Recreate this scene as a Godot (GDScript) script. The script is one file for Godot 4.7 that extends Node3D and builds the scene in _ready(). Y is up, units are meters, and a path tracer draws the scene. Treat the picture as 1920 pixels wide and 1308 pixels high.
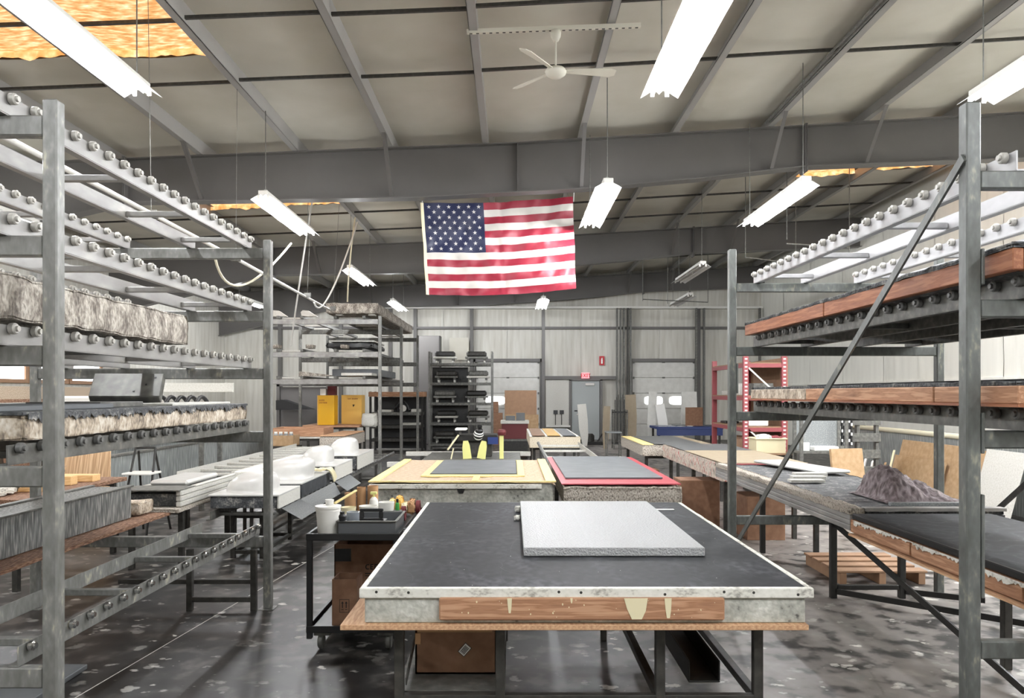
extends Node3D
# Fabrication shop with casting tables, roller racks and a steel roof. x right, y up, "d" is the distance into the room (z = -d).
var used := {}
var world_of := {}
var M := {}
var SH := {}
var rng := RandomNumberGenerator.new()

func _ready():
	rng.seed = 4711
	setup_view()
	make_materials()
	build_shell()
	build_roof()
	build_far_wall()
	build_lamps()
	build_racks()
	build_tables()
	build_left_side()
	build_right_side()
	build_back()
	build_small()

# ---------------------------------------------------------------- view and light
const F := 1443.0
const UP_SHARE := 0.3
const TUBE_ENERGY := 1.0
const LAMP_ENERGY := 0.9
func setup_view():
	var cam := Camera3D.new()
	cam.name = "camera"
	cam.projection = Camera3D.PROJECTION_FRUSTUM
	cam.keep_aspect = Camera3D.KEEP_HEIGHT
	cam.near = 0.05
	cam.far = 80.0
	cam.size = 0.05 * 1308.0 / F
	cam.frustum_offset = Vector2(0.0, 0.05 * 83.0 / F)
	cam.position = Vector3(0, 1.7, 0)
	add_child(cam)
	cam.current = true
	var we := WorldEnvironment.new()
	we.name = "world_environment"
	var e := Environment.new()
	e.background_mode = Environment.BG_SKY
	var sky := Sky.new()
	var sm := ProceduralSkyMaterial.new()
	sm.sky_top_color = Color(0.62, 0.72, 0.85)
	sm.sky_horizon_color = Color(0.85, 0.88, 0.92)
	sm.ground_bottom_color = Color(0.35, 0.34, 0.32)
	sm.ground_horizon_color = Color(0.8, 0.8, 0.8)
	sky.sky_material = sm
	e.sky = sky
	e.tonemap_mode = Environment.TONE_MAPPER_LINEAR
	e.tonemap_exposure = 2.25
	e.sdfgi_enabled = true
	e.ssao_enabled = true
	e.ssil_enabled = true
	we.environment = e
	add_child(we)

# ---------------------------------------------------------------- naming
func numbered(n: String) -> String:
	if not used.has(n):
		used[n] = 0
		return n
	used[n] += 1
	return "%s_%03d" % [n, used[n]]
func tag(o, label: String, category: String, group := ""):
	o.set_meta("label", label)
	o.set_meta("category", category)
	if group != "":
		o.set_meta("group", group)
	return o
func thing(called: String, label: String, category: String, at := Vector3.ZERO, turn := 0.0, group := "") -> Node3D:
	var o := Node3D.new()
	o.name = numbered(called)
	o.transform = Transform3D(Basis(Vector3.UP, turn), at)
	add_child(o)
	world_of[o] = o.transform
	return tag(o, label, category, group)
# a mesh whose vertices are in room coordinates, put under parent
func obj(called: String, s: SurfaceTool, m: Material, parent: Node = null) -> MeshInstance3D:
	return put(called, done(s), m, parent, Transform3D.IDENTITY, true)
# a mesh whose vertices are in the parent's own coordinates
func loc(called: String, s: SurfaceTool, m: Material, parent: Node, t := Transform3D.IDENTITY) -> MeshInstance3D:
	return put(called, done(s), m, parent, t, false)
func put(called: String, mesh: Mesh, m: Material, parent: Node, t: Transform3D, in_room: bool) -> MeshInstance3D:
	var o := MeshInstance3D.new()
	o.mesh = mesh
	if m:
		o.material_override = m
	o.cast_shadow = GeometryInstance3D.SHADOW_CASTING_SETTING_ON
	if parent == null:
		o.name = numbered(called)
		o.transform = t
		add_child(o)
		world_of[o] = t
	else:
		o.name = called
		o.transform = (world_of[parent] as Transform3D).affine_inverse() * t if in_room else t
		parent.add_child(o, true)
		world_of[o] = (world_of[parent] as Transform3D) * o.transform
	return o
func struct(called: String, s: SurfaceTool, m: Material, label := "") -> MeshInstance3D:
	var o := obj(called, s, m)
	o.set_meta("kind", "structure")
	if label != "":
		o.set_meta("label", label)
	return o

# ---------------------------------------------------------------- shapes
const FLAT := 0xFFFFFFFF
func V(x: float, y: float, d: float) -> Vector3:
	return Vector3(x, y, -d)
func mb() -> SurfaceTool:
	var s := SurfaceTool.new()
	s.begin(Mesh.PRIMITIVE_TRIANGLES)
	return s
func done(s: SurfaceTool) -> ArrayMesh:
	s.generate_normals()
	return s.commit()
# a flat convex face, turned outward from c
func fc(s: SurfaceTool, p: Array, c: Vector3):
	s.set_smooth_group(FLAT)
	var n: Vector3 = (p[2] - p[0]).cross(p[1] - p[0])
	var mid: Vector3 = (p[0] + p[1] + p[2]) / 3.0
	var order: Array = range(p.size())
	if n.dot(mid - c) < 0.0:
		order.reverse()
	for k in range(1, p.size() - 1):
		for j in [order[0], order[k], order[k + 1]]:
			s.set_uv(Vector2.ZERO)
			s.add_vertex(p[j])
func bxf(s: SurfaceTool, t: Transform3D, size: Vector3, c := 0.0):
	var h := size * 0.5
	c = minf(c, minf(h.x, minf(h.y, h.z)) * 0.8)
	var o := t.origin
	if c <= 0.0:
		var q := []
		for i in 8:
			q.append(t * Vector3(h.x * (1 if i & 1 else -1), h.y * (1 if i & 2 else -1), h.z * (1 if i & 4 else -1)))
		for f in [[0, 1, 3, 2], [4, 5, 7, 6], [0, 1, 5, 4], [2, 3, 7, 6], [0, 2, 6, 4], [1, 3, 7, 5]]:
			fc(s, [q[f[0]], q[f[1]], q[f[2]], q[f[3]]], o)
		return
	var px := []
	var py := []
	var pz := []
	for i in 8:
		var g := Vector3(1 if i & 1 else -1, 1 if i & 2 else -1, 1 if i & 4 else -1)
		px.append(t * Vector3(g.x * h.x, g.y * (h.y - c), g.z * (h.z - c)))
		py.append(t * Vector3(g.x * (h.x - c), g.y * h.y, g.z * (h.z - c)))
		pz.append(t * Vector3(g.x * (h.x - c), g.y * (h.y - c), g.z * h.z))
	for f in [[0, 2, 6, 4], [1, 3, 7, 5]]:
		fc(s, [px[f[0]], px[f[1]], px[f[2]], px[f[3]]], o)
	for f in [[0, 1, 5, 4], [2, 3, 7, 6]]:
		fc(s, [py[f[0]], py[f[1]], py[f[2]], py[f[3]]], o)
	for f in [[0, 1, 3, 2], [4, 5, 7, 6]]:
		fc(s, [pz[f[0]], pz[f[1]], pz[f[2]], pz[f[3]]], o)
	for e in [[0, 1], [2, 3], [4, 5], [6, 7]]:
		fc(s, [py[e[0]], py[e[1]], pz[e[1]], pz[e[0]]], o)
	for e in [[0, 2], [1, 3], [4, 6], [5, 7]]:
		fc(s, [px[e[0]], px[e[1]], pz[e[1]], pz[e[0]]], o)
	for e in [[0, 4], [1, 5], [2, 6], [3, 7]]:
		fc(s, [px[e[0]], px[e[1]], py[e[1]], py[e[0]]], o)
	for i in 8:
		fc(s, [px[i], py[i], pz[i]], o)
# box in room coordinates
func bx(s: SurfaceTool, x0: float, x1: float, y0: float, y1: float, d0: float, d1: float, c := 0.003) -> SurfaceTool:
	bxf(s, Transform3D(Basis(), V((x0 + x1) / 2, (y0 + y1) / 2, (d0 + d1) / 2)), Vector3(absf(x1 - x0), absf(y1 - y0), absf(d1 - d0)), c)
	return s
# bar from p to q, w wide and h high
func bar(s: SurfaceTool, p: Vector3, q: Vector3, w: float, h: float, c := 0.0) -> SurfaceTool:
	var z := (q - p).normalized()
	var up := Vector3.UP if absf(z.y) < 0.98 else Vector3.RIGHT
	var x := up.cross(z).normalized()
	var y := z.cross(x)
	bxf(s, Transform3D(Basis(x, y, z), (p + q) / 2), Vector3(w, h, p.distance_to(q)), c)
	return s
# smooth grid of points, rows of equal length
func grid(s: SurfaceTool, rows: Array, closed := false, flip := false, group := 1, uvs := false):
	s.set_smooth_group(group)
	var n: int = rows[0].size()
	for i in rows.size() - 1:
		for j in (n if closed else n - 1):
			var k := (j + 1) % n
			var idx := [[i, j], [i, k], [i + 1, k], [i, j], [i + 1, k], [i + 1, j]]
			if flip:
				idx = [[i, j], [i + 1, k], [i, k], [i, j], [i + 1, j], [i + 1, k]]
			for w in idx:
				s.set_uv(Vector2(float(w[1]) / (n - 1), float(w[0]) / (rows.size() - 1)) if uvs else Vector2.ZERO)
				s.add_vertex(rows[w[0]][w[1]])
func fan(s: SurfaceTool, ring: Array, c: Vector3):
	var mid := Vector3.ZERO
	for p in ring:
		mid += p
	mid /= ring.size()
	for k in ring.size():
		fc(s, [mid, ring[k], ring[(k + 1) % ring.size()]], c)
func tube(s: SurfaceTool, pts: Array, r: float, n := 8) -> SurfaceTool:
	var rows := []
	for i in pts.size():
		var a: Vector3 = pts[maxi(i - 1, 0)]
		var b: Vector3 = pts[mini(i + 1, pts.size() - 1)]
		var z := (b - a).normalized()
		var x := (Vector3.UP if absf(z.y) < 0.9 else Vector3.RIGHT).cross(z).normalized()
		var y := z.cross(x)
		var ring := []
		for k in n:
			var f := TAU * k / n
			ring.append(pts[i] + (x * cos(f) + y * sin(f)) * r)
		rows.append(ring)
	grid(s, rows, true, false)
	fan(s, rows[0], pts[1])
	fan(s, rows[-1], pts[-2])
	return s
func arc(p: Vector3, c: Vector3, q: Vector3, n := 14) -> Array:
	var out := []
	for i in n + 1:
		var t := float(i) / n
		out.append(p.lerp(c, t).lerp(c.lerp(q, t), t))
	return out
# profile of [radius, height] turned round the y axis of t; sharp rings where hard
func lathe(s: SurfaceTool, prof: Array, n := 16, t := Transform3D.IDENTITY, hard := true) -> SurfaceTool:
	var rows := []
	for p in prof:
		var ring := []
		for k in n:
			ring.append(t * Vector3(p[0] * cos(TAU * k / n), p[1], p[0] * sin(TAU * k / n)))
		rows.append(ring)
	for i in rows.size() - 1:
		grid(s, [rows[i], rows[i + 1]], true, true, 2 + i if hard else 1)
	return s
# outline (x, y) pushed to depth along z of t, both caps
func prism(s: SurfaceTool, poly: Array, depth: float, t := Transform3D.IDENTITY) -> SurfaceTool:
	var pv := PackedVector2Array(poly)
	var idx := Geometry2D.triangulate_polygon(pv)
	var h := depth / 2
	s.set_smooth_group(FLAT)
	for side in [-1.0, 1.0]:
		for k in range(0, idx.size(), 3):
			var a := pv[idx[k]]
			var b := pv[idx[k + 1]]
			var c := pv[idx[k + 2]]
			var ccw := (b - a).cross(c - a) > 0
			var tri := [a, b, c] if ccw == (side < 0) else [a, c, b]
			for p in tri:
				s.set_uv(Vector2.ZERO)
				s.add_vertex(t * Vector3(p.x, p.y, side * h))
	var area := 0.0
	for k in pv.size():
		area += pv[k].cross(pv[(k + 1) % pv.size()])
	for k in pv.size():
		var a := pv[k]
		var b := pv[(k + 1) % pv.size()]
		if area < 0:
			var w := a
			a = b
			b = w
		var q := [t * Vector3(a.x, a.y, -h), t * Vector3(b.x, b.y, -h), t * Vector3(b.x, b.y, h), t * Vector3(a.x, a.y, h)]
		for j in [0, 2, 1, 0, 3, 2]:
			s.set_uv(Vector2.ZERO)
			s.add_vertex(q[j])
	return s
# box with a pitted, uneven surface; room coordinates
func rough(s: SurfaceTool, x0: float, x1: float, y0: float, y1: float, d0: float, d1: float, cell: float, amp: float, seed_: int, freq := 6.0) -> SurfaceTool:
	var nz := FastNoiseLite.new()
	nz.seed = seed_
	nz.frequency = freq
	nz.fractal_octaves = 3
	var lo := V(x0, y0, d1)
	var hi := V(x1, y1, d0)
	var c := (lo + hi) / 2
	var sz := hi - lo
	for ax in 3:
		var u := (ax + 1) % 3
		var v := (ax + 2) % 3
		var nu := clampi(int(sz[u] / cell), 1, 70)
		var nv := clampi(int(sz[v] / cell), 1, 70)
		for side in 2:
			var rows := []
			for i in nu + 1:
				var row := []
				for j in nv + 1:
					var p := Vector3.ZERO
					p[ax] = hi[ax] if side else lo[ax]
					p[u] = lo[u] + sz[u] * i / nu
					p[v] = lo[v] + sz[v] * j / nv
					# rounding of the edges
					var q := p
					for w in 3:
						var e := minf(p[w] - lo[w], hi[w] - p[w])
						var r := minf(amp * 1.5, sz[w] / 4)
						if w != ax and e < r:
							q[ax] = move_toward(q[ax], c[ax], (r - e) * 0.5)
					var g := Vector3(nz.get_noise_3dv(p), nz.get_noise_3dv(p + Vector3(31, 7, 3)), nz.get_noise_3dv(p + Vector3(5, 41, 17)))
					row.append(q + g * amp)
				rows.append(row)
			grid(s, rows, false, side == 1, 3 + ax * 2 + side)
	return s
func words(text: String, height: float, m: Material, parent: Node, t: Transform3D, called := "lettering", depth := 0.001) -> MeshInstance3D:
	var tm := TextMesh.new()
	tm.text = text
	var f := SystemFont.new()
	f.font_names = PackedStringArray(["Droid Sans"])
	f.font_weight = 700
	tm.font = f
	tm.font_size = 32
	tm.pixel_size = height / 24.0
	tm.depth = depth
	tm.curve_step = 2.0
	return put(called, tm, m, parent, t, true)

# ---------------------------------------------------------------- materials
func noise_bytes(seed_: int, freq: float, size: int, oct := 4, kind := FastNoiseLite.TYPE_SIMPLEX_SMOOTH, ridged := false) -> PackedByteArray:
	var n := FastNoiseLite.new()
	n.seed = seed_
	n.frequency = freq
	n.noise_type = kind
	n.fractal_octaves = oct
	if ridged:
		n.fractal_type = FastNoiseLite.FRACTAL_RIDGED
	var im := n.get_seamless_image(size, size)
	im.convert(Image.FORMAT_L8)
	return im.get_data()
func lut(stops: Array) -> Array:
	var out := []
	for i in 256:
		var t := i / 255.0
		var c: Color = stops[-1][1]
		for k in stops.size() - 1:
			if t <= stops[k + 1][0]:
				c = (stops[k][1] as Color).lerp(stops[k + 1][1], clampf((t - stops[k][0]) / (stops[k + 1][0] - stops[k][0]), 0, 1))
				break
		out.append([c.r8, c.g8, c.b8])
	return out
func ramp_tex(bytes: PackedByteArray, size: int, stops: Array) -> ImageTexture:
	var table := lut(stops)
	var out := PackedByteArray()
	out.resize(size * size * 3)
	var j := 0
	for b in bytes:
		var c: Array = table[b]
		out[j] = c[0]
		out[j + 1] = c[1]
		out[j + 2] = c[2]
		j += 3
	return ImageTexture.create_from_image(Image.create_from_data(size, size, false, Image.FORMAT_RGB8, out))
func grey_tex(bytes: PackedByteArray, size: int) -> ImageTexture:
	return ImageTexture.create_from_image(Image.create_from_data(size, size, false, Image.FORMAT_L8, bytes))
func C(h: String) -> Color:
	return Color.html(h)
func plain(called: String, c: Color, rough_ := 0.6, metal := 0.0) -> StandardMaterial3D:
	var m := StandardMaterial3D.new()
	m.resource_name = called
	m.albedo_color = c
	m.roughness = rough_
	m.metallic = metal
	M[called] = m
	return m
func mixed(called: String, tex: Texture2D, scale: Vector3, rough_ := 0.7, metal := 0.0, tint := Color.WHITE, bump: Texture2D = null, bump_cm := 0.0, in_world := false) -> StandardMaterial3D:
	var m := plain(called, tint, rough_, metal)
	m.albedo_texture = tex
	m.uv1_triplanar = true
	m.uv1_world_triplanar = in_world
	m.uv1_triplanar_sharpness = 8.0
	m.uv1_scale = scale
	if bump:
		m.heightmap_enabled = true
		m.heightmap_texture = bump
		m.heightmap_scale = bump_cm
	return m

func make_materials():
	var n1 := noise_bytes(1, 0.012, 512, 5)
	var n2 := noise_bytes(2, 0.03, 512, 4)
	var n3 := noise_bytes(3, 0.06, 512, 4)
	var nc := noise_bytes(4, 0.04, 512, 3, FastNoiseLite.TYPE_CELLULAR)
	var nr := noise_bytes(5, 0.02, 512, 4, FastNoiseLite.TYPE_SIMPLEX_SMOOTH, true)
	var nm := PackedByteArray()   # coarse and fine blotches together
	nm.resize(n1.size())
	for i in n1.size():
		nm[i] = clampi(int((n1[i] - 128) * 0.75 + (n3[i] - 128) * 0.65 + 128), 0, 255)
	var b2 := grey_tex(n2, 512)
	var b3 := grey_tex(n3, 512)
	var bc := grey_tex(nc, 512)
	var metal_grey := ramp_tex(n1, 512, [[0.0, C("74746f")], [0.4, C("8b8b87")], [0.62, C("979793")], [0.8, C("a9a8a2")], [1.0, C("bdbab0")]])
	mixed("rack_steel", ramp_tex(nm, 512, [[0.0, C("747470")], [0.4, C("888884")], [0.62, C("929290")], [0.78, C("a5a49e")], [0.88, C("c9c4b2")], [1.0, C("d8d3c2")]]), Vector3(0.9, 0.4, 0.9), 0.42, 0.12, C("dededc"))
	mixed("rack_dark", M.rack_steel.albedo_texture, Vector3(0.9, 0.4, 0.9), 0.42, 0.12, C("b2b7b5"))
	mixed("rail_steel", ramp_tex(n1, 512, [[0.0, C("84827e")], [0.5, C("959390")], [0.8, C("a3a19c")], [1.0, C("b5b2aa")]]), Vector3(1, 1, 0.4), 0.4, 0.1)
	mixed("rail_pale", ramp_tex(n1, 512, [[0.0, C("a09fa0")], [0.5, C("b4b3b4")], [1.0, C("c4c3c3")]]), Vector3(1, 1, 0.4), 0.4, 0.1)
	mixed("dull_steel", metal_grey, Vector3(2, 2, 2), 0.5, 0.15, C("b4b3b0"))
	mixed("dark_steel", metal_grey, Vector3(2, 2, 2), 0.5, 0.15, C("6a6763"))
	mixed("black_steel", metal_grey, Vector3(2, 2, 2), 0.45, 0.1, C("454341"))
	var soft_grey := ramp_tex(n1, 512, [[0.0, C("686664")], [1.0, C("6e6c6a")]])
	mixed("beam_paint", soft_grey, Vector3(0.15, 0.15, 0.15), 0.45, 0.0, C("e6e4e2"))
	mixed("purlin_paint", soft_grey, Vector3(0.15, 0.15, 0.15), 0.5, 0.0, C("ffffff"))
	M.purlin_paint.albedo_texture = ramp_tex(n1, 512, [[0.0, C("94928e")], [1.0, C("9b9995")]])
	mixed("galvanised", ramp_tex(nc, 512, [[0.0, C("858a8c")], [0.5, C("a1a5a6")], [1.0, C("bfc2c2")]]), Vector3(3, 3, 3), 0.35, 0.6)
	plain("roller_steel", C("b5b2ab"), 0.45, 0.15)
	plain("roller_dark", C("6c6c6a"), 0.45, 0.15)
	mixed("vinyl", ramp_tex(n1, 512, [[0.0, C("c0bcae")], [0.5, C("c7c3b6")], [1.0, C("cecabe")]]), Vector3(0.15, 0.15, 0.15), 0.55)
	mixed("wall_vinyl", ramp_tex(n1, 512, [[0.0, C("bdb9ad")], [0.35, C("cbc8be")], [1.0, C("dbd9d1")]]), Vector3(0.9, 0.08, 0.9), 0.6)
	mixed("curtain_vinyl", ramp_tex(n1, 512, [[0.0, C("e6e4da")], [0.35, C("f0efe6")], [1.0, C("f6f5ec")]]), Vector3(0.6, 0.07, 0.6), 0.5)
	mixed("stone", ramp_tex(nm, 512, [[0.0, C("5d5650")], [0.3, C("857d74")], [0.5, C("a59d92")], [0.7, C("c2bbb0")], [1.0, C("d9d4ca")]]), Vector3(1.4, 0.8, 1.4), 0.85, 0.0, Color.WHITE, b3, 1.0)
	mixed("slab_side", ramp_tex(nm, 512, [[0.0, C("4f4a45")], [0.28, C("8d8173")], [0.5, C("b5a692")], [0.72, C("cdc3b4")], [1.0, C("e0dace")]]), Vector3(1.3, 0.8, 1.3), 0.8, 0.0, Color.WHITE, b3, 0.4)
	mixed("slab_speckled", ramp_tex(n3, 512, [[0.0, C("2e2a27")], [0.2, C("6d655c")], [0.32, C("a89f94")], [0.6, C("bdb5a9")], [1.0, C("d3ccc0")]]), Vector3(1.6, 1.2, 1.6), 0.85, 0.0, Color.WHITE, b3, 0.8)
	mixed("slab_red", ramp_tex(n2, 512, [[0.0, C("4a4039")], [0.3, C("b5a99c")], [0.6, C("cfc5b8")], [0.72, C("b58379")], [0.8, C("a3433f")], [1.0, C("c5b5aa")]]), Vector3(0.9, 0.5, 0.9), 0.8, 0.0, Color.WHITE, b3, 0.6)
	mixed("skin_dark", ramp_tex(nm, 512, [[0.0, C("2b2d30")], [0.5, C("4a4c4e")], [0.75, C("7b7a77")], [1.0, C("b9b4ab")]]), Vector3(1.2, 1.2, 1.2), 0.6, 0.0, Color.WHITE, b3, 0.4)
	mixed("trough_grey", ramp_tex(n3, 512, [[0.0, C("343432")], [0.4, C("5d5e5c")], [0.62, C("7d7e7b")], [0.85, C("a8a49b")], [1.0, C("c7c1b5")]]), Vector3(1.4, 0.15, 1.4), 0.6)
	mixed("tank_grey", ramp_tex(n3, 512, [[0.0, C("6c706f")], [0.5, C("868a88")], [0.75, C("a0a29f")], [1.0, C("c5c5c0")]]), Vector3(0.9, 0.09, 0.9), 0.55)
	mixed("table_black", ramp_tex(nr, 512, [[0.0, C("35373a")], [0.55, C("3c3e41")], [0.85, C("484a4d")], [1.0, C("6c6d70")]]), Vector3(0.5, 0.5, 0.5), 0.55)
	M.table_black.metallic_specular = 0.25
	mixed("table_grey", ramp_tex(n1, 512, [[0.0, C("57595a")], [1.0, C("6d6e6e")]]), Vector3(0.6, 0.6, 0.6), 0.4)
	mixed("sheet_grey", ramp_tex(n1, 512, [[0.0, C("5c5f61")], [1.0, C("6d7073")]]), Vector3(0.6, 0.6, 0.6), 0.55)
	mixed("trim_white", ramp_tex(nm, 512, [[0.0, C("8f8b82")], [0.28, C("c9c6bc")], [0.42, C("dbd9cf")], [1.0, C("e8e6de")]]), Vector3(1.2, 2.0, 1.2), 0.6)
	mixed("slab_paint", ramp_tex(nm, 512, [[0.0, C("4e4e4a")], [0.14, C("98988f")], [0.5, C("b4b4aa")], [0.8, C("c6c6bd")], [1.0, C("dedcd3")]]), Vector3(0.9, 0.9, 0.9), 0.7, 0.0, Color.WHITE, b3, 0.3)
	var wood := ramp_tex(noise_bytes(11, 0.02, 512, 4), 512, [[0.0, C("8c6349")], [0.4, C("ac7f60")], [0.5, C("9c7051")], [0.6, C("b98d6d")], [1.0, C("c8a182")]])
	mixed("wood_x", wood, Vector3(0.25, 3.5, 3.5), 0.65)
	mixed("wood_z", wood, Vector3(3.5, 3.5, 0.25), 0.65)
	mixed("wood_red", wood, Vector3(3.5, 3.5, 0.25), 0.6, 0.0, C("dcbcaa"))
	mixed("plywood", ramp_tex(noise_bytes(12, 0.02, 512, 4), 512, [[0.0, C("a87d5c")], [0.5, C("c39a76")], [1.0, C("d7b38f")]]), Vector3(6, 6, 0.7), 0.7)
	mixed("plywood_up", ramp_tex(noise_bytes(14, 0.03, 512, 5), 512, [[0.0, C("9c7a58")], [0.45, C("bd9b76")], [0.7, C("d0b18c")], [1.0, C("e6d2b4")]]), Vector3(2.2, 0.1, 2.2), 0.7)
	mixed("pine", ramp_tex(noise_bytes(13, 0.02, 512, 3), 512, [[0.0, C("c79a5f")], [0.5, C("dcb47c")], [1.0, C("ecd0a2")]]), Vector3(0.7, 7, 7), 0.65)
	mixed("rusty_plank", ramp_tex(n3, 512, [[0.0, C("3f2c22")], [0.35, C("6f4f3c")], [0.6, C("8a6850")], [0.85, C("a58b78")], [1.0, C("cfc5b8")]]), Vector3(2, 2, 0.4), 0.8)
	mixed("cardboard", ramp_tex(n1, 512, [[0.0, C("a3845f")], [0.5, C("ae906d")], [1.0, C("ba9d7c")]]), Vector3(1.5, 1.5, 1.5), 0.85)
	mixed("cardboard_dark", ramp_tex(n1, 512, [[0.0, C("7c5a44")], [0.5, C("87644d")], [1.0, C("926f57")]]), Vector3(1.5, 1.5, 1.5), 0.85)
	mixed("board_brown", ramp_tex(n1, 512, [[0.0, C("95745a")], [1.0, C("a68467")]]), Vector3(1, 1, 1), 0.7)
	mixed("kraft_paper", ramp_tex(n2, 512, [[0.0, C("b09a80")], [0.5, C("c0aa8f")], [1.0, C("ccb89e")]]), Vector3(1.2, 1.2, 1.2), 0.75, 0.0, Color.WHITE, b2, 0.8)
	mixed("tape_cream", ramp_tex(n2, 512, [[0.0, C("e3cc84")], [1.0, C("f0dfa2")]]), Vector3(2, 2, 2), 0.6)
	mixed("foam_white", ramp_tex(nc, 512, [[0.0, C("a0a1a1")], [0.5, C("adaeae")], [1.0, C("b9baba")]]), Vector3(4, 4, 4), 0.35, 0.0, Color.WHITE, bc, 0.6)
	mixed("gel_white", ramp_tex(n1, 512, [[0.0, C("c4c3bf")], [1.0, C("cfceca")]]), Vector3(1, 1, 1), 0.28)
	mixed("board_white", ramp_tex(n2, 512, [[0.0, C("bab7ad")], [0.4, C("c8c6be")], [1.0, C("d4d2cc")]]), Vector3(2, 2, 2), 0.55)
	mixed("door_white", ramp_tex(n1, 512, [[0.0, C("c9c8c2")], [1.0, C("dad9d4")]]), Vector3(0.6, 0.6, 0.6), 0.5)
	plain("door_grey", C("9fa4a3"), 0.5)
	mixed("cream_sheet", ramp_tex(n1, 512, [[0.0, C("94866f")], [1.0, C("9e907a")]]), Vector3(1, 1, 1), 0.6)
	mixed("cream_slab", ramp_tex(n3, 512, [[0.0, C("8d8271")], [0.3, C("c2b69f")], [1.0, C("ddd3bf")]]), Vector3(1.3, 1.3, 1.3), 0.8)
	plain("red_paint", C("9a4a4e"), 0.5)
	plain("red_board", C("ad404a"), 0.45)
	plain("sign_red", C("c0202c"), 0.5)
	plain("yellow_paint", C("e0a90e"), 0.4)
	plain("yellow_pale", C("e2b45a"), 0.6)
	plain("yellow_green", C("d8d68a"), 0.45)
	plain("cream_plastic", C("e2d8b4"), 0.5)
	plain("white_plastic", C("e9e7e0"), 0.4)
	plain("white_paint", C("dedcd6"), 0.5)
	plain("black_plastic", C("1d1d1e"), 0.4)
	plain("grey_plastic", C("5a5c5e"), 0.5)
	plain("ink", C("231c18"), 0.7)
	plain("ink_red", C("8c2f1c"), 0.7)
	plain("blue_plastic", C("283a72"), 0.45)
	plain("green_plastic", C("3f9a45"), 0.4)
	plain("maroon", C("5f1f22"), 0.6)
	plain("chrome", C("c8c8c6"), 0.15, 0.9)
	plain("fan_white", C("d8d4c6"), 0.5)
	plain("hose_cream", C("dcd6bd"), 0.5)
	plain("booth_grey", C("6d6a68"), 0.6)
	plain("tan_tube", C("b28a63"), 0.8)
	plain("jug_grey", C("8f959b"), 0.3)
	plain("tarp_black", C("1b1b1c"), 0.35)
	plain("paper_white", C("efeeea"), 0.7)
	mixed("rock_mauve", ramp_tex(n3, 512, [[0.0, C("453b3a")], [0.4, C("75696a")], [0.65, C("94888a")], [1.0, C("b9b0ae")]]), Vector3(0.6, 0.4, 0.6), 0.85, 0.0, Color.WHITE, b3, 0.8)
	mixed("tan_stone", ramp_tex(n3, 512, [[0.0, C("8a7763")], [0.5, C("b7a58f")], [1.0, C("d8cbb9")]]), Vector3(1.5, 1.5, 1.5), 0.8)
	var lamp := plain("tube_glow", C("ffffff"), 0.4)
	lamp.emission_enabled = true
	lamp.emission = C("fdfcff")
	lamp.emission_energy_multiplier = 4.0
	plain("tube_off", C("e8e8e6"), 0.3)
	plain("reflector", C("e6e6e4"), 0.35)
	var win := plain("daylight_window", C("ffffff"), 0.2)
	win.emission_enabled = true
	win.emission = C("fbfdff")
	win.emission_energy_multiplier = 1.6
	var ex := plain("exit_glow", C("f2a0a4"), 0.5)
	ex.emission_enabled = true
	ex.emission = C("ff8d95")
	ex.emission_energy_multiplier = 0.5
	# orange fibreglass blanket seen against a daylit roof light
	var fib := ramp_tex(noise_bytes(21, 0.035, 512, 5), 512, [[0.0, C("a9713d")], [0.3, C("cc9156")], [0.55, C("e2ae78")], [0.8, C("f4d0a4")], [1.0, C("fff3e2")]])
	var sk := mixed("skylight_glow", fib, Vector3(0.25, 0.25, 0.7), 0.8)
	sk.emission_enabled = true
	sk.emission_texture = fib
	sk.emission = Color.BLACK
	sk.emission_energy_multiplier = 0.55

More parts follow.
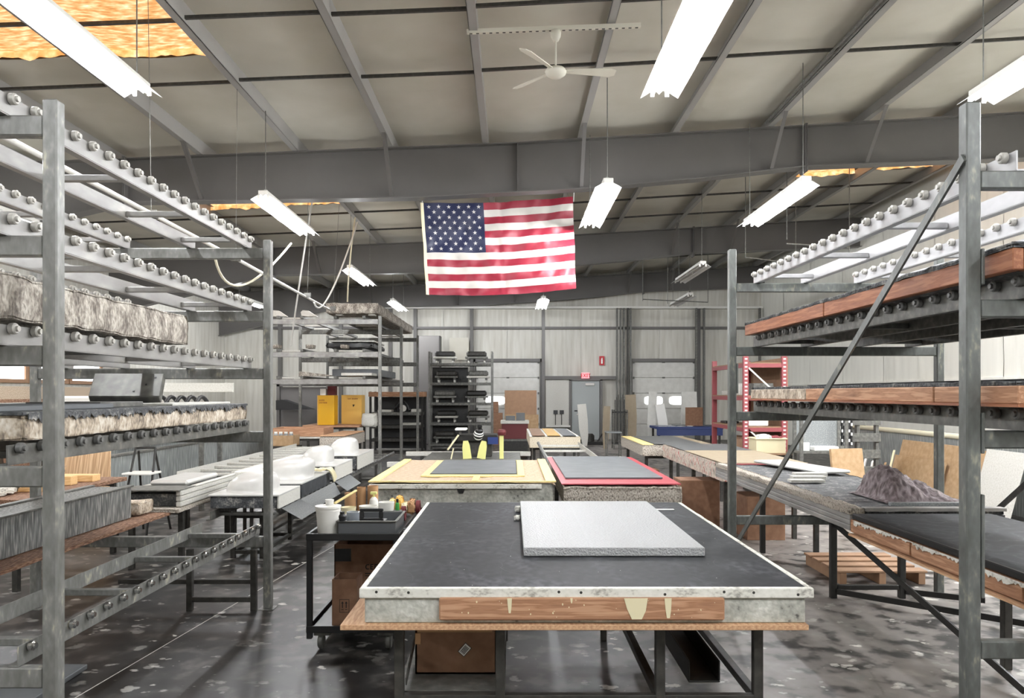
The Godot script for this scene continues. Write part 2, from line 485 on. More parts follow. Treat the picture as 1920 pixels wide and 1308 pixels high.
# ---------------------------------------------------------------- room shell
func uvquad(s: SurfaceTool, p: Array, uv: Array):
	s.set_smooth_group(FLAT)
	for k in [0, 1, 2, 0, 2, 3]:
		s.set_uv(uv[k])
		s.add_vertex(p[k])
func floor_tex() -> ImageTexture:
	var n := 1536
	var a := noise_bytes(31, 0.0022, n, 5)
	var b := noise_bytes(32, 0.028, n, 5)
	var st := noise_bytes(33, 0.006, n, 4, FastNoiseLite.TYPE_SIMPLEX_SMOOTH, true)
	var out := PackedByteArray()
	out.resize(n * n * 3)
	var i := 0
	for y in n:
		var row := y * n
		for x in n:
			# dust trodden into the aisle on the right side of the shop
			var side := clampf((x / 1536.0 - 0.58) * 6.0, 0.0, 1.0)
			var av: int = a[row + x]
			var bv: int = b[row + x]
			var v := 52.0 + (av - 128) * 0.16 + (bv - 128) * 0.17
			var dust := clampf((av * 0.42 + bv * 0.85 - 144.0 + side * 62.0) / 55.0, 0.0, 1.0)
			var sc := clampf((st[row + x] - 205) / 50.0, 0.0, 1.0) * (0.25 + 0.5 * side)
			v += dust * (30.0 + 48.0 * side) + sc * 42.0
			out[i] = int(clampf(v * 1.03, 12, 235))
			out[i + 1] = int(clampf(v * 0.985, 12, 235))
			out[i + 2] = int(clampf(v * 0.95, 12, 235))
			i += 3
	var im := Image.create_from_data(n, n, false, Image.FORMAT_RGB8, out)
	var r := RandomNumberGenerator.new()
	r.seed = 77
	# dried drips of white casting mix: ragged blots of a few lobes each, most of them tiny
	for k in 9000:
		var c0 := Vector2(r.randf() * n, r.randf() * n)
		var size := pow(r.randf(), 4.8) * 5.5 + 0.7
		var lum := r.randf_range(0.42, 0.7)
		if r.randf() < 0.4:
			lum = r.randf_range(0.72, 0.88)
		var col := Color(lum, lum * 0.985, lum * 0.95)
		var al := r.randf_range(0.35, 1.0)
		for lobe in (1 if size < 1.6 else r.randi_range(3, 6)):
			var rad := size * r.randf_range(0.4, 1.0)
			var asp := r.randf_range(0.4, 1.0)
			var cx := c0.x + r.randf_range(-1.2, 1.2) * size * (0.0 if lobe == 0 else 1.0)
			var cy := c0.y + r.randf_range(-1.2, 1.2) * size * (0.0 if lobe == 0 else 1.0)
			for yy in range(int(cy - rad), int(cy + rad) + 2):
				for xx in range(int(cx - rad), int(cx + rad) + 2):
					var dx := (xx - cx) / rad
					var dy := (yy - cy) / (rad * asp)
					if dx * dx + dy * dy < 1.0 and xx >= 0 and yy >= 0 and xx < n and yy < n:
						im.set_pixel(xx, yy, im.get_pixel(xx, yy).lerp(col, al))
	# scrape marks
	for k in 60:
		var p := Vector2(r.randf() * n, r.randf() * n)
		var dir := Vector2.from_angle(r.randf_range(1.0, 2.1))
		var lum2 := r.randf_range(0.36, 0.55)
		for q in int(r.randf_range(20, 150)):
			p += dir
			dir = dir.rotated(r.randf_range(-0.03, 0.03))
			for w in r.randi_range(1, 2):
				var xi := posmod(int(p.x) + w, n)
				var yi := posmod(int(p.y), n)
				im.set_pixel(xi, yi, im.get_pixel(xi, yi).lerp(Color(lum2, lum2, lum2 * 0.95), 0.5))
	return ImageTexture.create_from_image(im)
func build_shell():
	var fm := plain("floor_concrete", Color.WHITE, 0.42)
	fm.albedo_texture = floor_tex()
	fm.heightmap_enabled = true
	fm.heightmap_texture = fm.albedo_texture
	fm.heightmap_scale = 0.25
	var s := mb()
	for i in range(-2, 1):
		for j in range(-1, 3):
			var x0 := clampf(-6.0 + 12.0 * i, -10.7, 9.3)
			var x1 := clampf(6.0 + 12.0 * i, -10.7, 9.3)
			if i == 0:
				x1 = 6.0
			var d0 := clampf(2.0 + 12.0 * j, -8.2, 28.3)
			var d1 := clampf(14.0 + 12.0 * j, -8.2, 28.3)
			if x1 - x0 < 0.01:
				continue
			var u := [Vector2((x0 + 6) / 12, (d0 - 2) / 12), Vector2((x0 + 6) / 12, (d1 - 2) / 12), Vector2((x1 + 6) / 12, (d1 - 2) / 12), Vector2((x1 + 6) / 12, (d0 - 2) / 12)]
			uvquad(s, [V(x0, 0, d0), V(x0, 0, d1), V(x1, 0, d1), V(x1, 0, d0)], u)
	uvquad(s, [V(6, 0, -8.2), V(6, 0, 28.3), V(9.3, 0, 28.3), V(9.3, 0, -8.2)], [Vector2(1, -0.85), Vector2(1, 2.19), Vector2(1.27, 2.19), Vector2(1.27, -0.85)])
	bx(s, -10.7, 9.3, -0.2, -0.002, -8.2, 28.3, 0.0)
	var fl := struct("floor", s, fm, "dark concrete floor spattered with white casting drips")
	# saw cut in the slab, a shallow pale joint strip
	obj("joint_strip", bar(mb(), V(-2.62, 0.0006, 2.6), V(-1.62, 0.0006, 12.0), 0.006, 0.001), M.white_paint, fl)
	s = bx(mb(), -10.75, -10.5, 0, 6.6, -8.2, 28.3, 0.0)
	struct("wall_left", s, M.wall_vinyl, "left long wall lined in pale vinyl")
	s = bx(mb(), 9.1, 9.35, 0, 6.9, -8.2, 28.3, 0.0)
	var wr := struct("wall_right", s, M.curtain_vinyl, "right long wall lined in white wrinkled vinyl")
	# the lining hangs in folds in front of the wall sheets
	var nz := FastNoiseLite.new()
	nz.seed = 8
	nz.frequency = 1.6
	for seg in 10:
		var rows := []
		var da := 5.0 + seg * 2.3
		for i in 25:
			var row := []
			for j in 14:
				var dd := da + 2.28 * i / 24.0
				var y := 2.0 + (6.1 - 2.0) * j / 13.0
				row.append(V(9.07 - 0.035 * absf(nz.get_noise_2d(dd * 2.0, y * 0.12)) - 0.02 * sin(i / 24.0 * PI), y, dd))
			rows.append(row)
		var sf := mb()
		grid(sf, rows, false, true)
		obj("lining_sheet", sf, M.curtain_vinyl, wr)
		var sb := mb()
		rows = []
		for i in 25:
			var row := []
			for j in 8:
				var dd := da + 2.28 * i / 24.0
				var y := 0.02 + 1.96 * j / 7.0
				row.append(V(9.08 - 0.03 * absf(nz.get_noise_2d(dd * 2.0 + 40.0, y * 0.3)), y, dd))
			rows.append(row)
		grid(sb, rows, false, true)
		obj("lining_sheet", sb, M.curtain_vinyl, wr)
	obj("girt", bx(mb(), 9.0, 9.09, 1.94, 2.0, 5.0, 28.0), M.curtain_vinyl, wr)
	s = bx(mb(), -10.7, 9.3, 0, 6.9, -8.4, -8.2, 0.0)
	struct("wall_front", s, M.wall_vinyl, "wall behind the viewer lined in pale vinyl")

# ---------------------------------------------------------------- roof
func rf(x: float) -> float:
	return 5.71 + (0.04 if x < 0 else 0.06) * x
const PX := [-9.53, -8.01, -6.49, -4.97, -3.45, -1.93, -0.41, 1.11, 2.63, 4.15, 5.67, 7.19, 8.71]
func drape(x0: float, x1: float, d0: float, d1: float, seed_: int, up := 0.21) -> SurfaceTool:
	var nz := FastNoiseLite.new()
	nz.seed = seed_
	nz.frequency = 0.5
	var rows := []
	var nd := maxi(2, int((d1 - d0) / 0.22))
	for i in nd + 1:
		var row := []
		for j in 13:
			var t := j / 12.0
			var x := lerpf(x0, x1, t)
			var d := lerpf(d0, d1, float(i) / nd)
			var sag := -0.045 * sin(PI * t) + 0.022 * nz.get_noise_2d(x * 0.7, d * 2.2) * sin(PI * t)
			row.append(V(x, rf(x) + up + sag, d))
		rows.append(row)
	var s := mb()
	grid(s, rows, false, true)
	return s
func build_roof():
	var s := mb()
	for e in [[-10.7, 0.0], [0.0, 9.4]]:
		var a := V(e[0], rf(e[0]) + 0.42, 10.05)
		var b := V(e[1], rf(e[1]) + 0.42, 10.05)
		var x := (b - a).normalized()
		bxf(s, Transform3D(Basis(x, Vector3.BACK.cross(x), Vector3.BACK), (a + b) / 2 + Vector3(0, 0.06, 0)), Vector3(a.distance_to(b), 0.12, 36.6))
	var ceil_ := struct("ceiling", s, M.vinyl, "low pitched steel roof lined with sagging insulation")
	for x in PX:
		var y := rf(x)
		var p := mb()
		bx(p, x - 0.065, x + 0.03, y, y + 0.008, -8.1, 28.0, 0.0)
		bx(p, x + 0.022, x + 0.03, y, y + 0.25, -8.1, 28.0, 0.0)
		bx(p, x + 0.022, x + 0.1, y + 0.242, y + 0.25, -8.1, 28.0, 0.0)
		bx(p, x - 0.065, x - 0.057, y, y + 0.02, -8.1, 28.0, 0.0)
		obj("purlin", p, M.purlin_paint, ceil_)
	var lights := {2: [[5.0, 9.1], [13.0, 16.5]], 3: [[5.0, 9.2], [13.0, 16.4]], 10: [[13.2, 16.2]], 11: [[13.2, 16.0]]}
	for i in PX.size() - 1:
		var x0: float = PX[i] + 0.03
		var x1: float = PX[i + 1] + 0.022
		var at := -8.1
		for g in lights.get(i, []) + [[28.05, 28.05]]:
			var stop: float = g[0]
			var d := at
			while d < stop - 0.05:
				var e := minf(d + 4.0, stop)
				obj("insulation_panel", drape(x0, x1, d, e, 50 + i), M.vinyl, ceil_)
				d = e
			if g[1] > g[0]:
				var sk := obj("skylight_panel", drape(x0, x1, g[0], g[1], 90 + i, 0.3), M.skylight_glow, ceil_)
				sk.set_meta("label", "glowing orange skylight panel with fibreglass insulation")
				# torn lip of the blanket along the end of the roof light
				var lip := mb()
				var nz := FastNoiseLite.new()
				nz.seed = 5 + i
				nz.frequency = 3.0
				var rows := [[], []]
				for j in 25:
					var x := lerpf(x0, x1, j / 24.0)
					rows[0].append(V(x, rf(x) + 0.3, g[1]))
					rows[1].append(V(x, rf(x) + 0.17 - 0.06 * nz.get_noise_1d(x), g[1] - 0.02 - 0.05 * nz.get_noise_1d(x + 9)))
				grid(lip, rows, false, false)
				obj("torn_insulation", lip, M.skylight_glow, ceil_)
			at = g[1]
	for d in [6.4, 8.05, 9.65, 14.7, 16.7, 18.5, 22.3, 24.6]:
		for i in PX.size() - 1:
			var st := mb()
			var dd: float = d + (0.05 if i % 2 else 0.0)
			bar(st, V(PX[i] + 0.03, rf(PX[i]) + 0.055, dd), V(PX[i + 1] + 0.02, rf(PX[i + 1]) + 0.055, dd), 0.035, 0.035)
			obj("strap", st, M.dark_steel, ceil_)
	roof_beam(12.4, "deep grey steel roof beam with flange braces above the hanging flag")
	roof_beam(20.0, "second grey roof beam further back, behind the hanging flag")
	roof_beam(27.55, "last dark roof beam close to the far end wall")
	# trapeze rods and pipes above the right rack
	for r in [[4.55, 15.0, 4.35], [5.0, 14.0, 4.5], [5.9, 16.0, 4.4], [6.4, 14.6, 4.35], [3.55, 20.9, 4.2], [4.35, 21.5, 4.2], [5.6, 22.0, 4.3]]:
		obj("hanger_rod", tube(mb(), [V(r[0], r[2], r[1]), V(r[0], rf(r[0]) + 0.1, r[1])], 0.008, 6), M.dull_steel, ceil_)
	for r in [[4.55, 5.9, 4.35, 15.0, 16.0], [5.0, 6.4, 4.42, 14.0, 14.6], [3.55, 5.6, 4.25, 20.9, 22.0]]:
		obj("pipe", tube(mb(), [V(r[0], r[2], r[3]), V(r[1], r[2] + 0.05, r[4])], 0.014, 8), M.dull_steel, ceil_)
	for k in 2:
		obj("conduit", tube(mb(), [V(4.02 - 0.06 * k, rf(4.1) - 0.03, 7.0), V(4.02 - 0.06 * k, rf(4.1) - 0.03, 12.0)], 0.016, 8), M.dull_steel, ceil_)
func roof_beam(d: float, label: String):
	var t := thing("roof_beam", label, "roof beam", V(0, 4.85, d), 0.0, "steel roof beams")
	var bot := [Vector2(-10.48, 3.75), Vector2(-6.2, 4.76), Vector2(-1.45, 4.836), Vector2(1.2, 4.98), Vector2(2.92, 5.13), Vector2(4.7, 5.33), Vector2(9.06, 5.5)]
	var poly := bot.duplicate()
	for x in [9.06, 4.7, 0.0, -6.2, -10.48]:
		poly.append(Vector2(x, rf(x) - 0.012))
	obj("web", prism(mb(), poly, 0.012, Transform3D(Basis(), V(0, 0, d))), M.beam_paint, t)
	var s := mb()
	for k in bot.size() - 1:
		bar(s, V(bot[k].x, bot[k].y, d), V(bot[k + 1].x, bot[k + 1].y, d), 0.24, 0.016)
	obj("bottom_flange", s, M.beam_paint, t)
	s = mb()
	for e in [[-10.48, 0.0], [0.0, 9.06]]:
		bar(s, V(e[0], rf(e[0]) - 0.012, d), V(e[1], rf(e[1]) - 0.012, d), 0.24, 0.016)
	obj("top_flange", s, M.beam_paint, t)
	for x in [-4.97, -1.93, 1.11, 4.15, 5.67]:
		var lo := 4.8
		for k in bot.size() - 1:
			if x >= bot[k].x and x <= bot[k + 1].x:
				lo = lerpf(bot[k].y, bot[k + 1].y, (x - bot[k].x) / (bot[k + 1].x - bot[k].x))
		s = mb()
		bar(s, V(x, lo + 0.02, d - 0.1), V(x - 0.01, rf(x) + 0.03, d - 0.82), 0.055, 0.006)
		bar(s, V(x + 0.027, lo + 0.03, d - 0.075), V(x + 0.017, rf(x) + 0.055, d - 0.8), 0.006, 0.05)
		obj("flange_brace", s, M.beam_paint, t)
	for x in [-6.2, 4.7]:
		var lo := 4.76 if x < 0 else 5.33
		for k in [-1, 1]:
			obj("splice_plate", bx(mb(), x + 0.012 * k - 0.008, x + 0.012 * k + 0.008, lo - 0.09, rf(x) + 0.02, d - 0.13, d + 0.13), M.beam_paint, t)
	for x in [0.09]:
		obj("stiffener", bx(mb(), x - 0.006, x + 0.006, 4.94, 5.69, d - 0.11, d + 0.11, 0.0), M.beam_paint, t)

# ---------------------------------------------------------------- far wall
func wall_sheet(x0: float, x1: float, y0: float, y1: float, d: float, seed_: int) -> SurfaceTool:
	var nz := FastNoiseLite.new()
	nz.seed = seed_
	nz.frequency = 2.2
	var rows := []
	var n := maxi(6, int((x1 - x0) / 0.09))
	for i in n + 1:
		var row := []
		for j in 9:
			var x := lerpf(x0, x1, float(i) / n)
			var y := lerpf(y0, y1, j / 8.0)
			var edge := sin(PI * i / n) * sin(PI * j / 8.0)
			row.append(V(x, y, d - 0.05 * edge - 0.02 * nz.get_noise_2d(x * 1.5, y * 0.25)))
		rows.append(row)
	var s := mb()
	grid(s, rows, false, false)
	return s
func build_far_wall():
	var s := bx(mb(), -10.7, 9.3, 0, 6.9, 28.12, 28.3, 0.0)
	var w := struct("wall_back", s, M.wall_vinyl, "far end wall of pale insulation sheets between steel girts")
	var xs := [-10.5, -8.4, -6.2, -4.4, -2.5, -1.46, 1.1, 3.95, 6.8, 9.1]
	for i in xs.size() - 1:
		var n := 2 if xs[i + 1] - xs[i] > 2.2 else 1
		for k in n:
			var a: float = lerpf(xs[i], xs[i + 1], float(k) / n)
			var b: float = lerpf(xs[i], xs[i + 1], float(k + 1) / n)
			obj("insulation_sheet", wall_sheet(a + 0.01, b - 0.01, 0.02, 4.02, 28.1, i * 3 + k), M.wall_vinyl, w)
			obj("insulation_sheet", wall_sheet(a + 0.01, b - 0.01, 4.12, 4.78, 28.1, i * 3 + k + 40), M.wall_vinyl, w)
	obj("girt", bx(mb(), -10.4, 9.05, 4.03, 4.11, 27.85, 28.09), M.beam_paint, w)
	obj("girt", bx(mb(), -10.4, 9.05, 4.76, 4.84, 27.75, 28.09), M.white_paint, w)
	for x in [-8.4, -6.2, -4.4, -3.5, -1.46, 6.75]:
		obj("column", bx(mb(), x - 0.06, x + 0.06, 0.0, 4.76, 27.8, 28.0), M.beam_paint, w)
	obj("column", bx(mb(), 1.06, 1.17, 0.0, 5.1, 27.3, 27.5), M.beam_paint, w)
	for x in [3.78, 3.9, 4.02, 4.16, 4.26, 6.62, 6.9, 8.9]:
		obj("column", bx(mb(), x - 0.03, x + 0.03, 0.0, 4.76, 27.6, 27.72), M.dull_steel if int(x * 100) % 4 else M.dark_steel, w)
	obj("header", bx(mb(), 1.18, 3.75, 2.2, 2.32, 27.75, 27.9), M.beam_paint, w)
	# side room panel beside the door
	obj("flush_panel", bx(mb(), 1.22, 2.06, 0.55, 2.18, 27.82, 27.88), M.board_white, w)
	obj("ledge", bx(mb(), 1.22, 2.1, 0.48, 0.55, 27.7, 27.88), M.white_paint, w)
	for x in [1.5, 1.72]:
		obj("socket", bx(mb(), x, x + 0.15, 0.95, 1.09, 27.76, 27.82), M.black_plastic, w)
		obj("conduit", tube(mb(), [V(x + 0.07, 0.95, 27.79), V(x + 0.07, 0.56, 27.79)], 0.015, 6), M.dark_steel, w)
	# personnel door
	var d := struct("door_1", bx(mb(), 2.16, 3.16, 0.02, 2.14, 27.8, 27.86), M.door_grey, "grey steel personnel door under the exit sign")
	obj("frame", bx(bx(bx(mb(), 2.06, 2.15, 0, 2.2, 27.74, 27.9), 3.17, 3.26, 0, 2.2, 27.74, 27.9), 2.06, 3.26, 2.15, 2.22, 27.74, 27.9), M.beam_paint, d)
	obj("door_closer", bx(mb(), 2.65, 2.97, 1.98, 2.06, 27.72, 27.79, 0.01), M.white_paint, d)
	obj("handle", bx(mb(), 2.25, 2.36, 1.05, 1.09, 27.74, 27.79, 0.01), M.black_plastic, d)
	obj("lock", lathe(mb(), [[0.0, 0.0], [0.03, 0.0], [0.03, 0.04], [0.0, 0.04]], 12, Transform3D(Basis(Vector3.RIGHT, PI / 2), V(2.36, 0.94, 27.8))), M.chrome, d)
	sectional_door("door_2", 4.36, 6.62, "white sectional door with two bright oval windows", [[4.8, 5.45], [5.7, 6.35]])
	sectional_door("door_3", -1.3, 1.0, "white sectional door behind the tall steel mold rack", [[-0.95, -0.25]])
	var xs2 := thing("exit_sign", "lit red EXIT sign above the grey door", "exit sign", V(2.66, 2.24, 27.66))
	obj("housing", bx(mb(), 2.5, 2.78, 2.235, 2.44, 27.63, 27.72, 0.008), M.exit_glow, xs2)
	words("EXIT", 0.13, M.sign_red, xs2, Transform3D(Basis(), V(2.64, 2.337, 27.627)))
	var fe := thing("extinguisher_sign", "small red fire extinguisher sign on far wall", "sign", V(3.27, 2.7, 27.98))
	obj("plate", bx(mb(), 3.17, 3.36, 2.72, 3.05, 27.955, 27.965), M.sign_red, fe)
	obj("pictogram", prism(mb(), [Vector2(-0.03, -0.11), Vector2(0.03, -0.11), Vector2(0.03, 0.05), Vector2(0.012, 0.07), Vector2(0.04, 0.1), Vector2(-0.02, 0.1), Vector2(-0.012, 0.07), Vector2(-0.03, 0.05)], 0.004, Transform3D(Basis(), V(3.265, 2.885, 27.952))), M.paper_white, fe)
func sectional_door(called: String, x0: float, x1: float, label: String, wins: Array):
	var s := mb()
	bx(s, x0 - 0.09, x0 - 0.02, 0, 2.95, 27.8, 27.95)
	bx(s, x1 + 0.02, x1 + 0.09, 0, 2.95, 27.8, 27.95)
	bx(s, x0 - 0.09, x1 + 0.09, 2.83, 2.95, 27.8, 27.95)
	var d := struct(called, s, M.beam_paint, label)
	for k in 5:
		var y0 := 0.03 + k * 0.56
		obj("panel", bx(mb(), x0, x1, y0, y0 + 0.55, 27.88, 27.93, 0.006), M.door_white, d)
		obj("hinge", bx(mb(), (x0 + x1) / 2 - 0.05, (x0 + x1) / 2 + 0.05, y0 + 0.53, y0 + 0.58, 27.85, 27.88), M.dull_steel, d)
		for x in [x0 + 0.02, x1 - 0.07]:
			obj("roller_bracket", bx(mb(), x, x + 0.05, y0 + 0.51, y0 + 0.59, 27.83, 27.88), M.dull_steel, d)
	for w in wins:
		var poly := []
		for k in 24:
			var a := TAU * k / 24
			var c := Vector2(cos(a), sin(a))
			poly.append(Vector2(signf(c.x) * pow(absf(c.x), 0.45) * (w[1] - w[0]) / 2, signf(c.y) * pow(absf(c.y), 0.45) * 0.145))
		obj("window_pane", prism(mb(), poly, 0.02, Transform3D(Basis(), V((w[0] + w[1]) / 2, 1.44, 27.872))), M.daylight_window, d)

# ---------------------------------------------------------------- lamps
func build_lamps():
	var lamps := [
		[-3.3, 4.43, true, "long fluorescent fixture nearest the viewer at upper left"],
		[1.32, 4.45, true, "long fluorescent fixture nearest the viewer right of the ceiling fan"],
		[4.25, 4.6, true, "fluorescent fixture over the right rack, at the right edge"],
		[-3.4, 10.5, true, "lit fluorescent fixture crossing under the first beam left of the flag"],
		[1.24, 9.9, true, "lit fluorescent fixture just right of the flag"],
		[3.75, 9.8, true, "lit fluorescent fixture between the flag and the right rack"],
		[-3.5, 16.6, true, "lit fluorescent fixture above the shelf rack with the stone beam"],
		[-3.5, 22.5, true, "small far fluorescent fixture left of the flag, near the end wall"],
		[0.9, 21.9, true, "far fluorescent fixture hanging below the flag"],
		[-7.7, 21.6, true, "far fluorescent fixture glimpsed behind the left rack"],
		[4.0, 16.1, false, "unlit fluorescent fixture hanging right of the flag"],
		[4.9, 21.1, false, "smaller unlit fluorescent fixture by the far wall"],
		[6.2, 4.3, true, "unseen fluorescent fixture added near the right wall to brighten it"],  # added out of view to brighten the right wall, as are the next three
		[6.3, 6.85, true, "unseen fluorescent fixture added further along near the right wall to brighten it"],
		[7.95, 6.6, true, "unseen fluorescent fixture added close to the right wall to brighten it"],
		[8.0, 9.15, true, "unseen fluorescent fixture added further along close to the right wall to brighten it"],
		[-7.6, 4.4, true, "fluorescent fixture near the left wall, outside the view"],
		[-7.6, 10.3, true, "fluorescent fixture near the left wall, further along"],
		[-3.3, -1.7, true, "fluorescent fixture behind the viewer, left row"],
		[1.3, -1.7, true, "fluorescent fixture behind the viewer, middle row"],
		[4.25, -1.7, true, "fluorescent fixture behind the viewer, right row"],
		[-7.6, -1.7, true, "fluorescent fixture behind the viewer, by the left wall"],
		[7.4, -1.7, true, "fluorescent fixture behind the viewer, by the right wall"],
	]
	for a in lamps:
		fixture(a[0], a[1], a[2], a[3])
func fixture(x: float, d0: float, lit: bool, label: String):
	var y := 4.35
	var d1 := d0 + 2.46
	var t := thing("fluorescent_fixture", label, "light fixture", V(x, y, (d0 + d1) / 2), 0.0, "hanging fluorescent fixtures")
	obj("housing", bx(mb(), x - 0.065, x + 0.065, y + 0.06, y + 0.12, d0, d1, 0.006), M.white_paint, t)
	var s := mb()
	for k in [-1.0, 1.0]:
		bar(s, V(x + k * 0.06, y + 0.062, (d0 + d1) / 2), V(x + k * 0.17, y - 0.005, (d0 + d1) / 2), d1 - d0, 0.003)
	var ridge := [Vector2(-0.03, 0.06), Vector2(0.03, 0.06), Vector2(0, 0.03)]
	prism(s, ridge, d1 - d0, Transform3D(Basis(), V(x, y, (d0 + d1) / 2)))
	obj("reflector", s, M.reflector, t)
	for seg in 2:
		for k in [-1.0, 1.0]:
			var a := d0 + 0.03 + seg * 1.22
			obj("tube", tube(mb(), [V(x + k * 0.065, y + 0.022, a), V(x + k * 0.065, y + 0.022, a + 1.18)], 0.0165, 8), M.tube_glow if lit else M.tube_off, t)
			for e in [a - 0.012, a + 1.18]:
				obj("lampholder", bx(mb(), x + k * 0.065 - 0.018, x + k * 0.065 + 0.018, y, y + 0.06, e, e + 0.014), M.white_plastic, t)
	for dd in [d0 + 0.12, d1 - 0.12]:
		obj("hanger_wire", tube(mb(), [V(x, y + 0.12, dd), V(x, rf(x) + 0.02, dd)], 0.006, 5), M.dull_steel, t)
		obj("hook", bx(mb(), x - 0.02, x + 0.02, y + 0.12, y + 0.16, dd - 0.015, dd + 0.015), M.dull_steel, t)
	if not lit:
		return
	var l := AreaLight3D.new()
	l.name = "fluorescent_light"
	l.area_size = Vector2(0.26, 2.4)
	l.area_normalize_energy = true
	l.light_color = Color(0.975, 0.985, 1.0)
	l.light_energy = LAMP_ENERGY
	l.area_range = 40.0
	l.area_attenuation = 2.0
	l.shadow_enabled = true
	l.rotation = Vector3(-PI / 2, 0, 0)
	l.position = Vector3(0, -0.012, 0)
	t.add_child(l, true)
	# bare tubes shine to the sides as well
	for dd in [-0.75, 0.0, 0.75]:
		var o := OmniLight3D.new()
		o.name = "tube_light"
		o.light_energy = TUBE_ENERGY
		o.light_color = Color(0.975, 0.985, 1.0)
		o.light_size = 0.03
		o.omni_range = 40.0
		o.omni_attenuation = 2.0
		o.shadow_enabled = true
		o.position = Vector3(0, -0.045, dd)
		t.add_child(o, true)
	# upward light added above the closed housing to brighten the ceiling
	var u := AreaLight3D.new()
	u.name = "uplight"
	u.area_size = Vector2(0.12, 2.4)
	u.area_normalize_energy = true
	u.light_color = Color(0.975, 0.985, 1.0)
	u.light_energy = LAMP_ENERGY * UP_SHARE
	u.area_range = 40.0
	u.area_attenuation = 2.0
	u.shadow_enabled = true
	u.rotation = Vector3(PI / 2, 0, 0)
	u.position = Vector3(0, 0.128, 0)
	t.add_child(u, true)

# ---------------------------------------------------------------- roller racks
func shared_roller():
	if SH.has("roller"):
		return
	# short wheel on a bolt: axis along x
	var t := Transform3D(Basis(Vector3.FORWARD, PI / 2), Vector3.ZERO)
	var s := mb()
	lathe(s, [[0.0, -0.016], [0.019, -0.016], [0.024, -0.011], [0.024, 0.009], [0.019, 0.014], [0.012, 0.014], [0.012, 0.024], [0.0, 0.024]], 12, t)
	SH.roller = done(s)
	s = mb()
	lathe(s, [[0.0, -0.012], [0.017, -0.012], [0.021, -0.008], [0.021, 0.008], [0.012, 0.013], [0.012, 0.02], [0.0, 0.02]], 10, t)
	SH.small_roller = done(s)
# two rails with a row of wheels, joined by rungs; face = side (-1 or +1) the wheels look to
func conveyor(label: String, xa: float, xb: float, y: float, d0: float, d1: float, face: int, rolled: Array, rungs: int, mat_rail: Material, mat_roll: Material, skew := 0.0, pitch := 0.152, small := false, group := "roller conveyors on the racks") -> Node3D:
	shared_roller()
	var t := thing("roller_conveyor", label, "conveyor", V((xa + xb) / 2, y, (d0 + d1) / 2), 0.0, group)
	var xs := [xa, xb]
	for k in 2:
		var x: float = xs[k]
		var s := mb()
		bar(s, V(x, y + 0.045, d0), V(x + skew, y + 0.045, d1), 0.007, 0.08)
		bar(s, V(x - 0.02 * face, y + 0.004, d0), V(x + skew - 0.02 * face, y + 0.004, d1), 0.042, 0.007)
		var r := obj("rail", s, mat_rail, t)
		if not k in rolled:
			continue
		var n := int((d1 - d0 - 0.12) / pitch)
		for i in n + 1:
			var d := d0 + 0.06 + pitch * i
			var f := (d - d0) / (d1 - d0)
			var tt := Transform3D(Basis(Vector3.UP, 0.0 if face > 0 else PI), V(x + skew * f + 0.02 * face, y + 0.07, d))
			put("roller", SH.small_roller if small else SH.roller, mat_roll, r, tt, true)
	for i in rungs:
		var d := lerpf(d0 + 0.25, d1 - 0.25, float(i) / maxi(rungs - 1, 1))
		var f := (d - d0) / (d1 - d0)
		obj("rung", bx(mb(), minf(xa, xb) + skew * f + 0.006, maxf(xa, xb) + skew * f - 0.006, y + 0.012, y + 0.045, d - 0.022, d + 0.022), mat_rail, t)
	return t
func rack(called: String, label: String, posts: Array, levels: Array, height: float, m: Material, beam := 0.085, w := 0.062) -> Node3D:
	var t := thing(called, label, "rack", V((posts[0][0] + posts[2][0]) / 2, 0, (posts[0][1] + posts[1][1]) / 2))
	for p in posts:
		var po := obj("post", bx(mb(), p[0] - w / 2, p[0] + w / 2, 0.004, height, p[1] - w / 2, p[1] + w / 2, 0.006), m, t)
		obj("foot_plate", bx(mb(), p[0] - 0.06, p[0] + 0.06, 0, 0.006, p[1] - 0.06, p[1] + 0.06, 0.0), m, po)
	for y in levels:
		for k in [[0, 2], [1, 3]]:
			var a: Array = posts[k[0]]
			var b: Array = posts[k[1]]
			var x0 := minf(a[0], b[0]) + w / 2
			var x1 := maxf(a[0], b[0]) - w / 2
			obj("crossbeam", bx(mb(), x0, x1, y - beam, y, a[1] - 0.025, a[1] + 0.025, 0.006), m, t)
	return t
func drips(x: float, y1: float, d0: float, d1: float, face: int, depth: float, seed_: int, th := 0.004) -> SurfaceTool:
	# a wavy lip that has run down the face of a slab
	var nz := FastNoiseLite.new()
	nz.seed = seed_
	nz.frequency = 4.0
	nz.fractal_octaves = 3
	var n := int((d1 - d0) / 0.012)
	var poly := [Vector2(d0, y1)]
	for i in n + 1:
		var d := lerpf(d0, d1, float(i) / n)
		poly.append(Vector2(d, y1 - depth * clampf(0.4 + 0.55 * nz.get_noise_1d(d * 1.3) + 0.5 * nz.get_noise_1d(d * 9.0 + 30.0), 0.1, 1.2)))
	poly.append(Vector2(d1, y1))
	return prism(mb(), poly, th, Transform3D(Basis(Vector3(0, 0, -1), Vector3.UP, Vector3(1, 0, 0)), Vector3(x + face * th / 2, 0, 0)))
